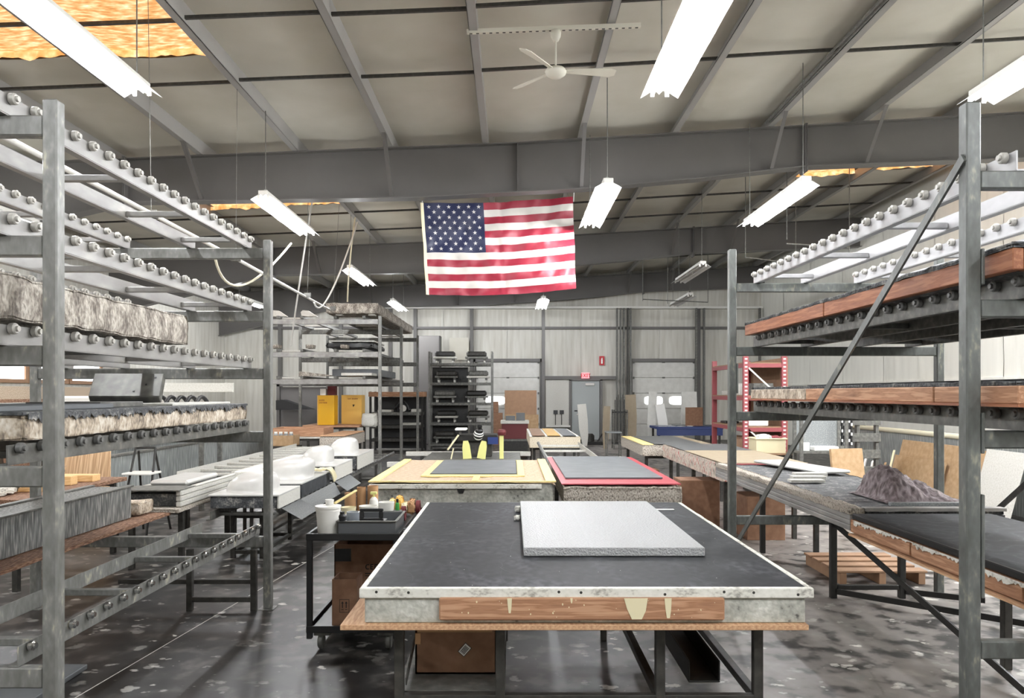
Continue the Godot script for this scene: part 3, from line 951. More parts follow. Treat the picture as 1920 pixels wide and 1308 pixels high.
func build_racks():
	# left rack
	var L := [2.845, 2.35, 1.897, 1.398, 0.57]
	rack("roller_rack", "tall grey steel roller rack with five tiers on the left", [[-1.9, 3.19], [-1.93, 6.09], [-3.77, 3.19], [-3.77, 6.09]], L, 2.91, M.rack_steel)
	conveyor("roller conveyor on the top tier of the left rack, aisle side", -2.08, -2.53, L[0], 3.12, 6.14, 1, [0], 4, M.rail_steel, M.roller_steel)
	conveyor("roller conveyor on the top tier of the left rack, wall side", -3.05, -3.5, L[0], 3.12, 6.14, 1, [0], 4, M.rail_steel, M.roller_steel)
	conveyor("roller conveyor on the second tier of the left rack, aisle side", -2.08, -2.53, L[1], 3.12, 6.14, 1, [0], 4, M.rail_steel, M.roller_steel)
	conveyor("roller conveyor on the second tier of the left rack, wall side", -3.05, -3.5, L[1], 3.12, 6.14, 1, [0], 4, M.rail_steel, M.roller_steel)
	conveyor("roller conveyor carrying the pale stone block in the left rack", -2.08, -2.53, L[2], 3.12, 6.14, 1, [0], 4, M.rail_steel, M.roller_steel)
	conveyor("rear roller conveyor under the pale stone block in the left rack", -3.05, -3.5, L[2], 3.12, 6.14, 1, [], 4, M.rail_steel, M.roller_steel)
	conveyor("roller conveyor beneath the long spattered casting bed, left rack", -2.1, -2.53, L[3], 3.2, 6.14, 1, [0], 4, M.dull_steel, M.roller_dark)
	conveyor("rear roller conveyor beneath the long spattered casting bed, left rack", -3.05, -3.5, L[3], 3.2, 6.14, 1, [], 4, M.dull_steel, M.roller_dark)
	conveyor("empty roller conveyor on the lowest tier of the left rack", -2.035, -2.5, L[4] + 0.002, 3.17, 6.2, 1, [0], 4, M.rack_steel, M.chrome, 0.0, 0.152, true)
	tag(obj("stone_block", rough(mb(), -3.55, -2.03, L[2] + 0.106, L[2] + 0.285, 2.9, 4.82, 0.03, 0.011, 3, 5.0), M.stone), "thick pale stone block with rough streaked sides, left rack", "stone block")
	var bed := thing("casting_bed", "long casting bed with spattered sides in the left rack", "casting bed", V(-2.8, L[3] + 0.097, 4.7))
	obj("body", rough(mb(), -3.55, -2.085, L[3] + 0.1, L[3] + 0.205, 3.28, 6.05, 0.05, 0.008, 5), M.slab_side, bed)
	obj("top_skin", bx(mb(), -3.56, -2.08, L[3] + 0.206, L[3] + 0.222, 3.27, 6.06, 0.004), M.skin_dark, bed)
	obj("drip_lip", drips(-2.076, L[3] + 0.214, 3.3, 6.0, 1, 0.055, 9), M.skin_dark, bed)
	var ty: float = L[3] + 0.222
	tag(obj("grey_board", bx(mb(), -2.75, -2.2, ty, ty + 0.024, 3.3, 4.25), M.sheet_grey), "flat pale grey board at the near end of the casting bed", "board", "boards on the casting bed")
	tag(obj("grey_board", bx(mb(), -2.72, -2.3, ty, ty + 0.03, 4.3, 4.8), M.dull_steel), "darker grey board lying halfway along the casting bed", "board", "boards on the casting bed")
	tag(obj("grey_board", bx(mb(), -2.4, -2.16, ty, ty + 0.016, 4.9, 5.9), M.board_white), "narrow white board along the far edge of the casting bed", "board", "boards on the casting bed")
	tag(obj("grey_board", bx(mb(), -3.2, -2.8, ty, ty + 0.02, 3.6, 5.0), M.board_white), "white board at the back of the casting bed", "board", "boards on the casting bed")
	var box := thing("tilted_panel_box", "grey shallow box propped up at an angle on the casting bed", "box", V(-2.62, ty + 0.012, 5.25))
	var bt := Transform3D(Basis(Vector3.UP, 0.25) * Basis(Vector3.BACK, 0.0) * Basis(Vector3.RIGHT, -0.75), V(-2.62, ty + 0.115, 5.25))
	var bs := mb()
	bxf(bs, bt, Vector3(0.44, 0.22, 0.07), 0.006)
	obj("body", bs, M.dull_steel, box)
	for q in [Vector2(0.17, 0.07), Vector2(0.12, 0.0), Vector2(0.05, -0.06)]:
		bs = mb()
		bxf(bs, bt * Transform3D(Basis(), Vector3(q.x, q.y, 0.036)), Vector3(0.012, 0.012, 0.006))
		obj("screw_hole", bs, M.black_plastic, box)
	# lowest tier, wall side: plank with an upright trough
	tag(obj("plank_shelf", rough(mb(), -3.72, -3.15, L[4] + 0.008, L[4] + 0.035, 3.0, 7.1, 0.06, 0.006, 13), M.rusty_plank), "rust brown plank shelf under the grey trough, lowest tier", "plank")
	var tr := thing("trough", "long grey streaked steel trough standing on the rusty plank", "trough", V(-3.5, L[4] + 0.036, 5.0))
	var y0: float = L[4] + 0.041
	obj("side_wall", bx(mb(), -3.36, -3.34, y0, y0 + 0.27, 3.0, 6.75), M.trough_grey, tr)
	obj("back_wall", bx(mb(), -3.7, -3.68, y0, y0 + 0.27, 3.0, 6.75), M.trough_grey, tr)
	obj("top_cover", bx(mb(), -3.68, -3.36, y0 + 0.255, y0 + 0.27, 3.0, 6.72), M.trough_grey, tr)
	obj("end_wall", bx(mb(), -3.68, -3.36, y0, y0 + 0.27, 6.73, 6.75), M.trough_grey, tr)
	obj("rim", bx(bx(mb(), -3.38, -3.32, y0 + 0.27, y0 + 0.285, 3.0, 6.76), -3.71, -3.66, y0 + 0.27, y0 + 0.285, 3.0, 6.76), M.dull_steel, tr)
	tag(obj("floor_sheet", bx(mb(), -3.3, -2.62, 0.0, 0.03, 3.9, 4.75), M.sheet_grey), "grey sheet lying on the floor under the left rack", "sheet")
	var fs := thing("foot_stand", "low dark stand under the far end of the left rack's conveyor", "stand", V(-2.25, 0, 6.0))
	for x in [-2.52, -2.02]:
		obj("leg", bx(mb(), x - 0.022, x + 0.022, 0, 0.48, 6.0, 6.045), M.dark_steel, fs)
	obj("foot_rail", bx(mb(), -2.498, -2.042, 0.07, 0.11, 6.003, 6.042), M.dark_steel, fs)
	obj("foot_rail", bx(mb(), -3.1, -2.042, 0.2, 0.235, 6.05, 6.085), M.dark_steel, fs)
	# right rack
	var R := [2.625, 2.09, 1.545, 0.67]
	var rr := rack("roller_rack", "tall grey steel roller rack with diagonal brace on the right", [[1.915, 3.22], [1.855, 6.49], [3.6, 3.22], [3.6, 6.49]], R, 2.91, M.rack_dark, 0.075)
	obj("brace", bar(mb(), V(1.878, 2.68, 3.2), V(1.818, 0.3, 6.5), 0.012, 0.04), M.rack_dark, rr)
	obj("brace", bar(mb(), V(3.637, 2.68, 3.2), V(3.637, 0.3, 6.5), 0.012, 0.04), M.dark_steel, rr)
	for p in [[1.915, 3.22, 0.85, 1.28], [1.915, 3.22, 1.45, 1.62], [1.915, 3.22, 2.15, 2.3], [1.855, 6.49, 1.7, 1.95]]:
		obj("sleeve", bx(mb(), p[0] + 0.0315, p[0] + 0.045, p[2], p[3], p[1] - 0.033, p[1] + 0.033), M.rack_dark, rr)
	conveyor("roller conveyor on the top tier of the right rack, aisle side", 2.1, 2.5, R[0], 3.2, 6.52, -1, [0], 4, M.rail_pale, M.roller_steel, -0.05)
	conveyor("roller conveyor on the top tier of the right rack, wall side", 2.95, 3.38, R[0], 3.2, 6.52, -1, [0], 4, M.rail_pale, M.roller_steel, -0.05)
	conveyor("roller conveyor under the red brown timber bed, right rack", 2.1, 2.5, R[1], 3.1, 6.52, -1, [0], 3, M.dull_steel, M.roller_dark, -0.05)
	conveyor("rear roller conveyor under the red brown timber bed, right rack", 2.95, 3.38, R[1], 3.1, 6.52, -1, [], 3, M.dull_steel, M.roller_dark, -0.05)
	conveyor("roller conveyor under the orange timber bed, right rack", 2.1, 2.5, R[2], 3.1, 6.52, -1, [0], 3, M.dull_steel, M.roller_dark, -0.05)
	conveyor("rear roller conveyor under the orange timber bed, right rack", 2.95, 3.38, R[2], 3.1, 6.52, -1, [], 3, M.dull_steel, M.roller_dark, -0.05)
	var y1: float = R[1] + 0.1
	var tb := thing("timber_bed", "red brown timber casting bed with crumbly grey top, right rack", "casting bed", V(2.7, y1, 4.8))
	for e in [[1.985, 3.05, 4.9], [1.982, 4.905, 6.55]]:
		obj("side_board", bx(mb(), e[0], e[0] + 0.045, y1, y1 + 0.088, e[1], e[2], 0.004), M.wood_red, tb)
	obj("end_board", bx(mb(), 2.033, 3.45, y1, y1 + 0.088, 3.05, 3.095, 0.004), M.wood_red, tb)
	obj("deck", bx(mb(), 2.032, 3.45, y1, y1 + 0.08, 3.1, 6.54, 0.0), M.skin_dark, tb)
	obj("crust", rough(mb(), 1.98, 3.45, y1 + 0.086, y1 + 0.108, 3.04, 6.56, 0.04, 0.009, 21, 9.0), M.skin_dark, tb)
	var y2: float = R[2] + 0.1
	var tc := thing("timber_bed", "orange timber casting bed with cloth edged top, right rack", "casting bed", V(2.7, y2, 4.8))
	for e in [[1.985, 3.02, 3.62], [1.985, 3.63, 5.2], [1.985, 5.205, 6.4]]:
		obj("side_board", bx(mb(), e[0], e[0] + 0.045, y2 + 0.012, y2 + 0.085, e[1], e[2], 0.004), M.wood_z if e[1] < 5 else M.slab_side, tc)
	obj("end_board", bx(mb(), 2.033, 3.45, y2 + 0.012, y2 + 0.085, 3.02, 3.065, 0.004), M.wood_x, tc)
	obj("bottom_sheet", bx(mb(), 1.972, 3.46, y2, y2 + 0.012, 3.0, 6.42, 0.0), M.wood_red, tc)
	obj("deck", bx(mb(), 2.032, 3.44, y2 + 0.012, y2 + 0.08, 3.07, 6.38, 0.0), M.skin_dark, tc)
	obj("crust", rough(mb(), 1.99, 3.44, y2 + 0.085, y2 + 0.104, 3.05, 6.38, 0.045, 0.007, 22, 8.0), M.skin_dark, tc)
	tag(obj("black_sheet", bx(mb(), 2.3, 3.4, y2 + 0.113, y2 + 0.12, 3.2, 6.0), M.black_plastic), "thin black sheet lying on the orange timber bed", "sheet")

# ---------------------------------------------------------------- tables in the middle
func leg_frame(t: Node3D, xs: Array, ds: Array, top: float, m: Material, w := 0.045, shelf := 0.0):
	for x in xs:
		for d in ds:
			obj("leg", bx(mb(), x - w / 2, x + w / 2, 0, top, d - w / 2, d + w / 2, 0.003), m, t)
	for d in ds:
		obj("top_rail", bx(mb(), xs[0], xs[-1], top - 0.045, top - 0.002, d - w / 2 + 0.003, d + w / 2 - 0.003, 0.002), m, t)
	if shelf > 0.0:
		for x in xs:
			obj("stretcher", bx(mb(), x - 0.018, x + 0.018, shelf - 0.036, shelf, ds[0], ds[-1], 0.002), m, t)
		for d in ds:
			obj("stretcher", bx(mb(), xs[0], xs[-1], shelf - 0.036, shelf, d - 0.018, d + 0.018, 0.002), m, t)
func worn_top_tex() -> ImageTexture:
	var n := 1024
	var a := noise_bytes(61, 0.004, n, 4)
	var b := noise_bytes(62, 0.03, n, 4)
	var out := PackedByteArray()
	out.resize(n * n * 3)
	var i := 0
	for y in n:
		for x in n:
			# chalky rubbed patches on the black sheet
			var q := y * n + x
			var w := clampf((a[q] - 120) / 90.0, 0.0, 1.0) * clampf((b[q] - 70) / 120.0, 0.0, 1.0)
			var v := 46.0 + (b[q] - 128) * 0.05 + w * 22.0
			out[i] = int(v)
			out[i + 1] = int(v + 1.0)
			out[i + 2] = int(v + 3.0 + w * 3.0)
			i += 3
	var im := Image.create_from_data(n, n, false, Image.FORMAT_RGB8, out)
	var r := RandomNumberGenerator.new()
	r.seed = 63
	for k in 90:
		var p := Vector2(r.randf() * n, r.randf() * n)
		var dir := Vector2.from_angle(r.randf() * TAU)
		var bend := r.randf_range(-0.02, 0.02)
		var lum := r.randf_range(0.3, 0.5)
		for q in int(r.randf_range(15, 160)):
			p += dir
			dir = dir.rotated(bend)
			var xi := int(p.x)
			var yi := int(p.y)
			if xi >= 0 and yi >= 0 and xi < n - 1 and yi < n - 1:
				im.set_pixel(xi, yi, im.get_pixel(xi, yi).lerp(Color(lum, lum, lum * 1.04), 0.4))
	for k in 60:
		im.fill_rect(Rect2i(r.randi_range(0, n - 4), r.randi_range(0, n - 4), r.randi_range(1, 3), r.randi_range(1, 3)), Color(0.75, 0.75, 0.73))
	return ImageTexture.create_from_image(im)
func build_tables():
	# main table in the foreground
	var t := thing("casting_table", "large black topped casting table with white trim in front", "table", V(0.3, 0, 4.36))
	var x0 := -0.62
	var x1 := 1.225
	var d0 := 3.12
	var d1 := 5.61
	var tt := plain("worn_black_top", Color.WHITE, 0.55)
	tt.metallic_specular = 0.25
	tt.albedo_texture = worn_top_tex()
	var ts := bx(mb(), x0 + 0.025, x1 - 0.025, 0.875, 0.908, d0 + 0.03, d1 - 0.025, 0.0)
	uvquad(ts, [V(x0 + 0.025, 0.9085, d0 + 0.03), V(x0 + 0.025, 0.9085, d1 - 0.025), V(x1 - 0.025, 0.9085, d1 - 0.025), V(x1 - 0.025, 0.9085, d0 + 0.03)], [Vector2(0, 1), Vector2(0, 0), Vector2(1, 0), Vector2(1, 1)])
	obj("top", ts, tt, t)
	obj("trim", bx(mb(), x0, x1, 0.868, 0.91, d0, d0 + 0.028, 0.004), M.trim_white, t)
	obj("trim", bx(mb(), x0, x1, 0.868, 0.906, d1 - 0.022, d1, 0.004), M.dull_steel, t)
	obj("trim", bx(mb(), x0, x0 + 0.024, 0.868, 0.91, d0 + 0.03, d1 - 0.024, 0.004), M.trim_white, t)
	obj("trim", rough(mb(), x1 - 0.024, x1, 0.868, 0.91, d0 + 0.03, d1 - 0.024, 0.012, 0.003, 31, 3.0), M.trim_white, t)
	for x in [-0.55, -0.42, 0.19, 0.28, 0.62, 0.86, 0.98, 1.16]:
		obj("screw", lathe(mb(), [[0.0, 0.0], [0.006, 0.0], [0.006, 0.003], [0.0, 0.003]], 8, Transform3D(Basis(Vector3.RIGHT, -PI / 2), V(x, 0.889 + 0.006 * sin(x * 9), d0 - 0.0005))), M.dark_steel, t)
	obj("slab_body", bx(mb(), x0 + 0.02, x1 - 0.03, 0.765, 0.868, d0 + 0.015, d1 - 0.01, 0.004), M.slab_paint, t)
	obj("wood_strip", bx(mb(), -0.295, 0.86, 0.782, 0.874, d0 - 0.012, d0 + 0.014, 0.006), M.wood_x, t)
	for k in [[-0.01, 0.06, 0.008], [0.5, 0.085, 0.04], [0.63, 0.08, 0.012], [0.24, 0.02, 0.004]]:
		var poly := [Vector2(-k[2] * 1.2, 0.0), Vector2(k[2] * 1.2, 0.0), Vector2(k[2], -k[1] * 0.6), Vector2(k[2] * 0.6, -k[1]), Vector2(-k[2] * 0.4, -k[1]), Vector2(-k[2] * 0.9, -k[1] * 0.5)]
		obj("paint_drip", prism(mb(), poly, 0.002, Transform3D(Basis(), V(k[0], 0.873, d0 - 0.0135))), M.cream_plastic, t)
	var rs := RandomNumberGenerator.new()
	rs.seed = 9
	for k in 22:
		var px := rs.randf_range(-0.26, 0.84)
		var sz := rs.randf_range(0.0012, 0.0035)
		var pl := []
		for a in 7:
			pl.append(Vector2(cos(TAU * a / 7), sin(TAU * a / 7) * 1.4) * sz * rs.randf_range(0.7, 1.2))
		obj("paint_speck", prism(mb(), pl, 0.0012, Transform3D(Basis(), V(px, rs.randf_range(0.792, 0.866), d0 - 0.0125))), M.cream_plastic, t)
	obj("plywood_base", bx(mb(), x0 - 0.075, x1 - 0.025, 0.742, 0.764, d0 - 0.01, d1 - 0.1, 0.002), M.plywood, t)
	leg_frame(t, [-0.48, -0.05, 0.63, 1.045], [3.28, 5.3], 0.741, M.dark_steel, 0.04, 0.42)
	obj("brace", bar(mb(), V(-0.456, 0.46, 3.31), V(-0.456, 0.72, 4.2), 0.006, 0.035), M.dull_steel, t)
	tag(obj("steel_channel", bx(bx(bx(mb(), 0.78, 0.92, 0.422, 0.43, 3.4, 5.25), 0.78, 0.787, 0.43, 0.52, 3.4, 5.25), 0.913, 0.92, 0.43, 0.52, 3.4, 5.25), M.black_steel), "dark steel channel stored under the casting table", "steel channel")
	var foam := thing("foam_panel", "white textured foam panel lying on the black table", "foam panel", V(0.5, 0.9105, 4.53))
	obj("board", bx(mb(), 0.057, 0.935, 0.9105, 0.953, 3.73, 5.34, 0.003), M.foam_white, foam)
	for k in [[0.04, 5.17, 0.02], [0.035, 5.1, 0.014], [0.038, 4.85, 0.012], [0.03, 4.78, 0.016]]:
		obj("plaster_crumb", rough(mb(), k[0] - k[2], k[0] + k[2], 0.914, 0.914 + k[2] * 1.5, k[1] - k[2], k[1] + k[2], 0.008, 0.008, int(k[1] * 100), 30.0), M.board_white, foam)
	tag(obj("white_scrap", bx(mb(), 0.98, 1.1, 0.9105, 0.914, 5.2, 5.24), M.paper_white), "small white scrap strip near the table's far corner", "scrap")
	# masked table
	var m := thing("casting_table", "casting table masked with brown kraft paper and cream tape", "table", V(-0.44, 0, 7.95))
	obj("slab", rough(mb(), -1.24, 0.36, 0.69, 0.9, 6.8, 9.1, 0.08, 0.006, 41), M.slab_paint, m)
	obj("front_strip", bx(mb(), -1.26, 0.26, 0.86, 0.9, 6.765, 6.79, 0.003), M.trim_white, m)
	obj("notch", prism(mb(), [Vector2(-0.035, 0), Vector2(0.035, 0), Vector2(0.02, -0.04), Vector2(-0.02, -0.04)], 0.006, Transform3D(Basis(), V(-0.45, 0.857, 6.788))), M.black_plastic, m)
	leg_frame(m, [-1.1, 0.25], [6.95, 8.9], 0.685, M.dark_steel, 0.05, 0.3)
	var ps := mb()
	var rows := []
	var nz := FastNoiseLite.new()
	nz.seed = 12
	nz.frequency = 1.1
	for i in 31:
		var row := []
		for j in 41:
			var x := lerpf(-1.27, 0.385, j / 40.0)
			var d := lerpf(6.78, 9.12, i / 30.0)
			var lift := 0.035 * maxf(0.0, nz.get_noise_2d(x * 1.8, d * 0.9)) * clampf((7.6 - d) * 1.5, 0.15, 1.0)
			if j == 0 or j == 40:
				lift = -0.02
			row.append(V(x, 0.909 + lift, d))
		rows.append(row)
	grid(ps, rows, false, false)
	obj("kraft_paper", ps, M.kraft_paper, m)
	for e in [[-1.27, -1.19, 6.8, 9.1], [0.3, 0.39, 6.8, 9.1], [-0.86, -0.79, 7.25, 8.9], [0.05, 0.12, 7.25, 8.95], [-0.8, 0.06, 7.22, 7.36], [-0.8, 0.06, 8.86, 8.94], [-0.36, -0.3, 6.8, 7.22], [-1.2, 0.3, 6.79, 6.83]]:
		obj("tape", bx(mb(), e[0], e[1], 0.913, 0.925, e[2], e[3], 0.0), M.tape_cream, m)
	tag(obj("grey_plate", bx(mb(), -0.785, 0.045, 0.926, 0.934, 7.37, 8.85), M.sheet_grey), "dark grey plate framed by cream masking tape", "plate")
	# red edged slab
	var r := thing("casting_table", "speckled thick slab table with red board on top", "table", V(0.98, 0, 8.25))
	obj("slab", rough(mb(), 0.46, 1.5, 0.7, 0.872, 6.8, 9.7, 0.06, 0.014, 51), M.slab_speckled, r)
	leg_frame(r, [0.55, 1.4], [7.0, 9.5], 0.69, M.dark_steel, 0.05, 0.3)
	tag(obj("red_board", bx(mb(), 0.44, 1.5, 0.888, 0.898, 6.83, 9.68, 0.002), M.red_board), "thin red board on the speckled slab", "board")
	tag(obj("grey_sheet", bx(mb(), 0.5, 1.41, 0.9, 0.915, 7.2, 9.6, 0.003), M.sheet_grey), "smooth grey sheet lying on the red board", "sheet")
	# conveyor and cream slab behind
	var cv := conveyor("roller conveyor stand between the grey sheet and the cream slab", 0.5, 1.22, 0.72, 9.9, 14.2, -1, [0], 4, M.board_white, M.roller_dark, 0.0, 0.13, false, "")
	leg_frame(cv, [0.52, 1.2], [10.2, 12.0, 13.9], 0.715, M.dark_steel, 0.04)
	var cs := thing("casting_table", "cream slab table with three coloured sheets on top", "table", V(0.8, 0, 15.9))
	obj("slab", rough(mb(), 0.33, 1.28, 0.68, 0.885, 14.4, 17.4, 0.08, 0.006, 61), M.cream_slab, cs)
	leg_frame(cs, [0.42, 1.18], [14.6, 17.2], 0.675, M.dark_steel, 0.05)
	for k in 3:
		var xa := 0.38 + k * 0.29
		tag(obj("sample_sheet", bx(mb(), xa, xa + 0.24, 0.906, 0.91, 14.42, 17.35, 0.0), [M.board_brown, M.yellow_pale, M.sheet_grey][k]), ["pinkish sample sheet on the cream slab", "mustard sample sheet in the middle of the cream slab", "grey sample sheet on the cream slab"][k], "sheet", "sample sheets")
	for k in 4:
		obj("white_strip", bx(mb(), 0.33 + k * 0.29, 0.375 + k * 0.29, 0.89, 0.902, 14.42, 17.38, 0.0), M.paper_white, cs)
	# line of slabs on the right
	var s1 := thing("casting_table", "red stained slab table with cream sheet at the right", "table", V(2.9, 0, 10.5))
	obj("slab", rough(mb(), 2.4, 3.42, 0.69, 0.885, 8.8, 12.25, 0.06, 0.008, 71), M.slab_red, s1)
	leg_frame(s1, [2.5, 3.3], [9.0, 10.6, 12.1], 0.68, M.dark_steel, 0.05)
	tag(obj("cream_sheet", bx(mb(), 2.42, 3.4, 0.893, 0.9, 8.85, 10.8, 0.0), M.cream_sheet), "cream sheet at the near end of the red stained slab", "sheet")
	obj("red_edge", bx(mb(), 2.4, 3.42, 0.878, 0.892, 8.79, 8.84, 0.0), M.red_paint, s1)
	tag(obj("grey_mat", bx(mb(), 2.42, 3.4, 0.893, 0.898, 10.85, 12.22, 0.0), M.table_grey), "grey mat at the far end of the red stained slab", "mat")
	var s2 := thing("casting_table", "far slab table with yellow edge strip at the right", "table", V(2.7, 0, 13.6))
	obj("slab", rough(mb(), 2.1, 3.25, 0.69, 0.865, 12.4, 14.8, 0.06, 0.008, 73), M.slab_speckled, s2)
	leg_frame(s2, [2.2, 3.15], [12.6, 14.6], 0.68, M.dark_steel, 0.05)
	obj("yellow_strip", bx(mb(), 2.1, 2.28, 0.867, 0.879, 12.4, 14.8, 0.0), M.tape_cream, s2)
	obj("yellow_strip", bx(mb(), 3.1, 3.25, 0.867, 0.879, 12.4, 14.8, 0.0), M.cream_sheet, s2)
	tag(obj("grey_mat", bx(mb(), 2.3, 3.08, 0.879, 0.884, 12.42, 14.7, 0.0), M.table_grey), "grey mat on the yellow edged far slab", "mat")

# ---------------------------------------------------------------- left side
func dome(cx: float, y: float, cd: float, rx: float, rd: float, h: float, pw := 2.6) -> SurfaceTool:
	var s := mb()
	var rows := []
	for i in 15:
		var f := i / 14.0 * PI / 2
		var r := pow(cos(f), 2.0 / pw) if i < 14 else 0.0
		var hy := pow(sin(f), 2.0 / pw)
		var ring := []
		for k in 32:
			var a := TAU * k / 32
			var c := Vector2(signf(cos(a)) * pow(absf(cos(a)), 0.75), signf(sin(a)) * pow(absf(sin(a)), 0.75))
			ring.append(V(cx + rx * r * c.x + 0.28 * rx * hy * hy, y + h * 1.12 * hy, cd + rd * r * c.y))
		rows.append(ring)
	# a flared lip at the foot
	var lip := []
	for k in 32:
		var a := TAU * k / 32
		lip.append(V(cx + (rx + 0.02) * signf(cos(a)) * pow(absf(cos(a)), 0.75), y - 0.004, cd + (rd + 0.02) * signf(sin(a)) * pow(absf(sin(a)), 0.75)))
	rows.insert(0, lip)
	grid(s, rows, true, false)
	return s
func lathe_at(prof: Array, x: float, y: float, d: float, n := 18, hard := true, tilt := Basis()) -> SurfaceTool:
	return lathe(mb(), prof, n, Transform3D(tilt, V(x, y, d)), hard)
func carton(label: String, x0: float, x1: float, y0: float, y1: float, d0: float, d1: float, m: Material, open := false, group := "") -> Node3D:
	var t := thing("carton", label, "box", V((x0 + x1) / 2, y0, (d0 + d1) / 2), 0.0, group)
	if open:
		var s := mb()
		bx(s, x0, x1, y0, y1, d0, d0 + 0.008, 0.0)
		bx(s, x0, x1, y0, y1, d1 - 0.008, d1, 0.0)
		bx(s, x0, x0 + 0.008, y0, y1, d0, d1, 0.0)
		bx(s, x1 - 0.008, x1, y0, y1, d0, d1, 0.0)
		bx(s, x0, x1, y0, y0 + 0.008, d0, d1, 0.0)
		obj("body", s, m, t)
	else:
		obj("body", bx(mb(), x0, x1, y0, y1, d0, d1, 0.004), m, t)
		obj("flap", bx(mb(), x0 + 0.002, (x0 + x1) / 2 - 0.002, y1, y1 + 0.004, d0 + 0.002, d1 - 0.002, 0.0), m, t)
		obj("flap", bx(mb(), (x0 + x1) / 2 + 0.002, x1 - 0.002, y1, y1 + 0.004, d0 + 0.002, d1 - 0.002, 0.0), m, t)
	return t
func build_left_side():
	# line of sink molds on a low roller stand
	var cv := conveyor("low roller stand carrying the white sink molds", -2.36, -2.94, 0.46, 7.5, 15.4, 1, [0], 14, M.dull_steel, M.roller_dark, 0.0, 0.2, false, "")
	leg_frame(cv, [-2.88, -2.58], [7.95, 8.95, 10.6, 12.4, 14.6], 0.458, M.dark_steel, 0.045, 0.08)
	for f in [[7.72, 8.4, 0.2, 0.11], [8.42, 10.0, 0.08, 0.15], [10.05, 10.95, 0.16, 0.12]]:
		var fs := mb()
		bar(fs, V(-2.31, 0.545, (f[0] + f[1]) / 2), V(-2.31 + f[2], 0.545 - f[3], (f[0] + f[1]) / 2), f[1] - f[0], 0.004)
		obj("deflector_flap", fs, M.galvanised, cv)
	var defs := [
		[7.6, 8.36, 0.70, -2.68, 7.98, 0.25, 0.26, 0.185, 2.3, "white dome sink mold nearest the rack post"],
		[8.42, 9.72, 0.72, -2.6, 9.0, 0.26, 0.32, 0.2, 4.0, "boxy white sink mold with dark side board"],
		[10.05, 11.1, 0.755, -2.66, 10.55, 0.2, 0.3, 0.205, 2.7, "tall rounded white sink mold, third in the line"],
		[11.5, 12.8, 0.775, -2.64, 12.1, 0.21, 0.34, 0.21, 2.5, "rounded white sink mold furthest along the line"]]
	for k in 4:
		var a: Array = defs[k]
		var t := thing("sink_mold", a[9], "sink mold", V(-2.65, 0.56, (a[0] + a[1]) / 2), 0.0, "sink molds on the low stand")
		obj("base_block", rough(mb(), -2.98, -2.325, 0.565, a[2] - 0.02, a[0], a[1], 0.05, 0.005, 80 + k), M.skin_dark, t)
		obj("deck", bx(mb(), -3.0, -2.3, a[2] - 0.018, a[2], a[0] - 0.01, a[1], 0.003), M.gel_white, t)
		obj("side_board", bx(mb(), -2.318, -2.3, 0.56, a[2] - 0.019, a[0], a[1], 0.002), M.table_black if k == 1 else M.board_white, t)
		obj("bowl_dome", dome(a[3], a[2], a[4], a[5], a[6], a[7], a[8]), M.gel_white, t)
	var rag := thing("rubber_glove", "cream rubber glove draped over the dark mold board", "glove", V(-2.36, 0.74, 9.6))
	obj("cuff", rough(mb(), -2.52, -2.3, 0.745, 0.77, 9.42, 9.6, 0.02, 0.02, 90, 12.0), M.cream_plastic, rag)
	for k in 4:
		obj("finger", tube(mb(), arc(V(-2.34 + 0.02 * k, 0.765, 9.5 + 0.035 * k), V(-2.24, 0.79, 9.55 + 0.02 * k), V(-2.22, 0.6 + 0.015 * k, 9.62 + 0.03 * k), 6), 0.014, 7), M.cream_plastic, rag)
	# aluminium framed mold further left
	var am := thing("frame_mold", "aluminium framed mold on a stained plank, left of the sinks", "mold", V(-3.43, 0, 8.0))
	leg_frame(am, [-3.68, -3.2], [7.45, 8.65], 0.575, M.dark_steel, 0.05)
	obj("plank", rough(mb(), -3.74, -3.12, 0.58, 0.615, 7.2, 8.8, 0.05, 0.005, 95), M.slab_speckled, am)
	for y in [0.622, 0.674, 0.726]:
		obj("side_profile", bx(mb(), -3.19, -3.14, y, y + 0.048, 7.3, 8.75, 0.008), M.board_white, am)
		obj("side_profile", bx(mb(), -3.72, -3.67, y, y + 0.048, 7.3, 8.75, 0.008), M.board_white, am)
	obj("inner_block", bx(mb(), -3.66, -3.2, 0.62, 0.74, 7.36, 8.7, 0.004), M.skin_dark, am)
	obj("lid_plate", bx(mb(), -3.72, -3.14, 0.776, 0.788, 7.25, 7.62, 0.002), M.dull_steel, am)
	obj("rim", bx(mb(), -3.185, -3.13, 0.776, 0.79, 7.63, 8.76, 0.004), M.board_white, am)
	tag(obj("white_pad", bx(mb(), -3.62, -3.24, 0.776, 0.83, 7.68, 8.5, 0.022), M.gel_white), "white rounded pad lying in the aluminium framed mold", "pad")
	tag(obj("concrete_lump", rough(mb(), -3.62, -3.3, 0.622, 0.73, 6.82, 7.08, 0.02, 0.012, 97, 5.0), M.slab_side), "rough grey concrete lump at the end of the trough", "concrete lump")
	var lc := conveyor("ladder conveyor with white rungs behind the sink molds", -3.28, -3.92, 0.7, 9.0, 14.0, 1, [], 11, M.board_white, M.roller_dark, 0.0, 0.2, false, "")
	leg_frame(lc, [-3.88, -3.32], [9.2, 11.5, 13.8], 0.69, M.dark_steel, 0.045)
	var lb := thing("slab_form", "long off white slab form beside the ladder conveyor", "slab form", V(-3.1, 0, 10.0))
	obj("slab", bx(mb(), -3.2, -3.04, 0.63, 0.8, 8.85, 11.3, 0.01), M.trim_white, lb)
	leg_frame(lb, [-3.16, -3.08], [9.1, 11.0], 0.625, M.dark_steel, 0.035)
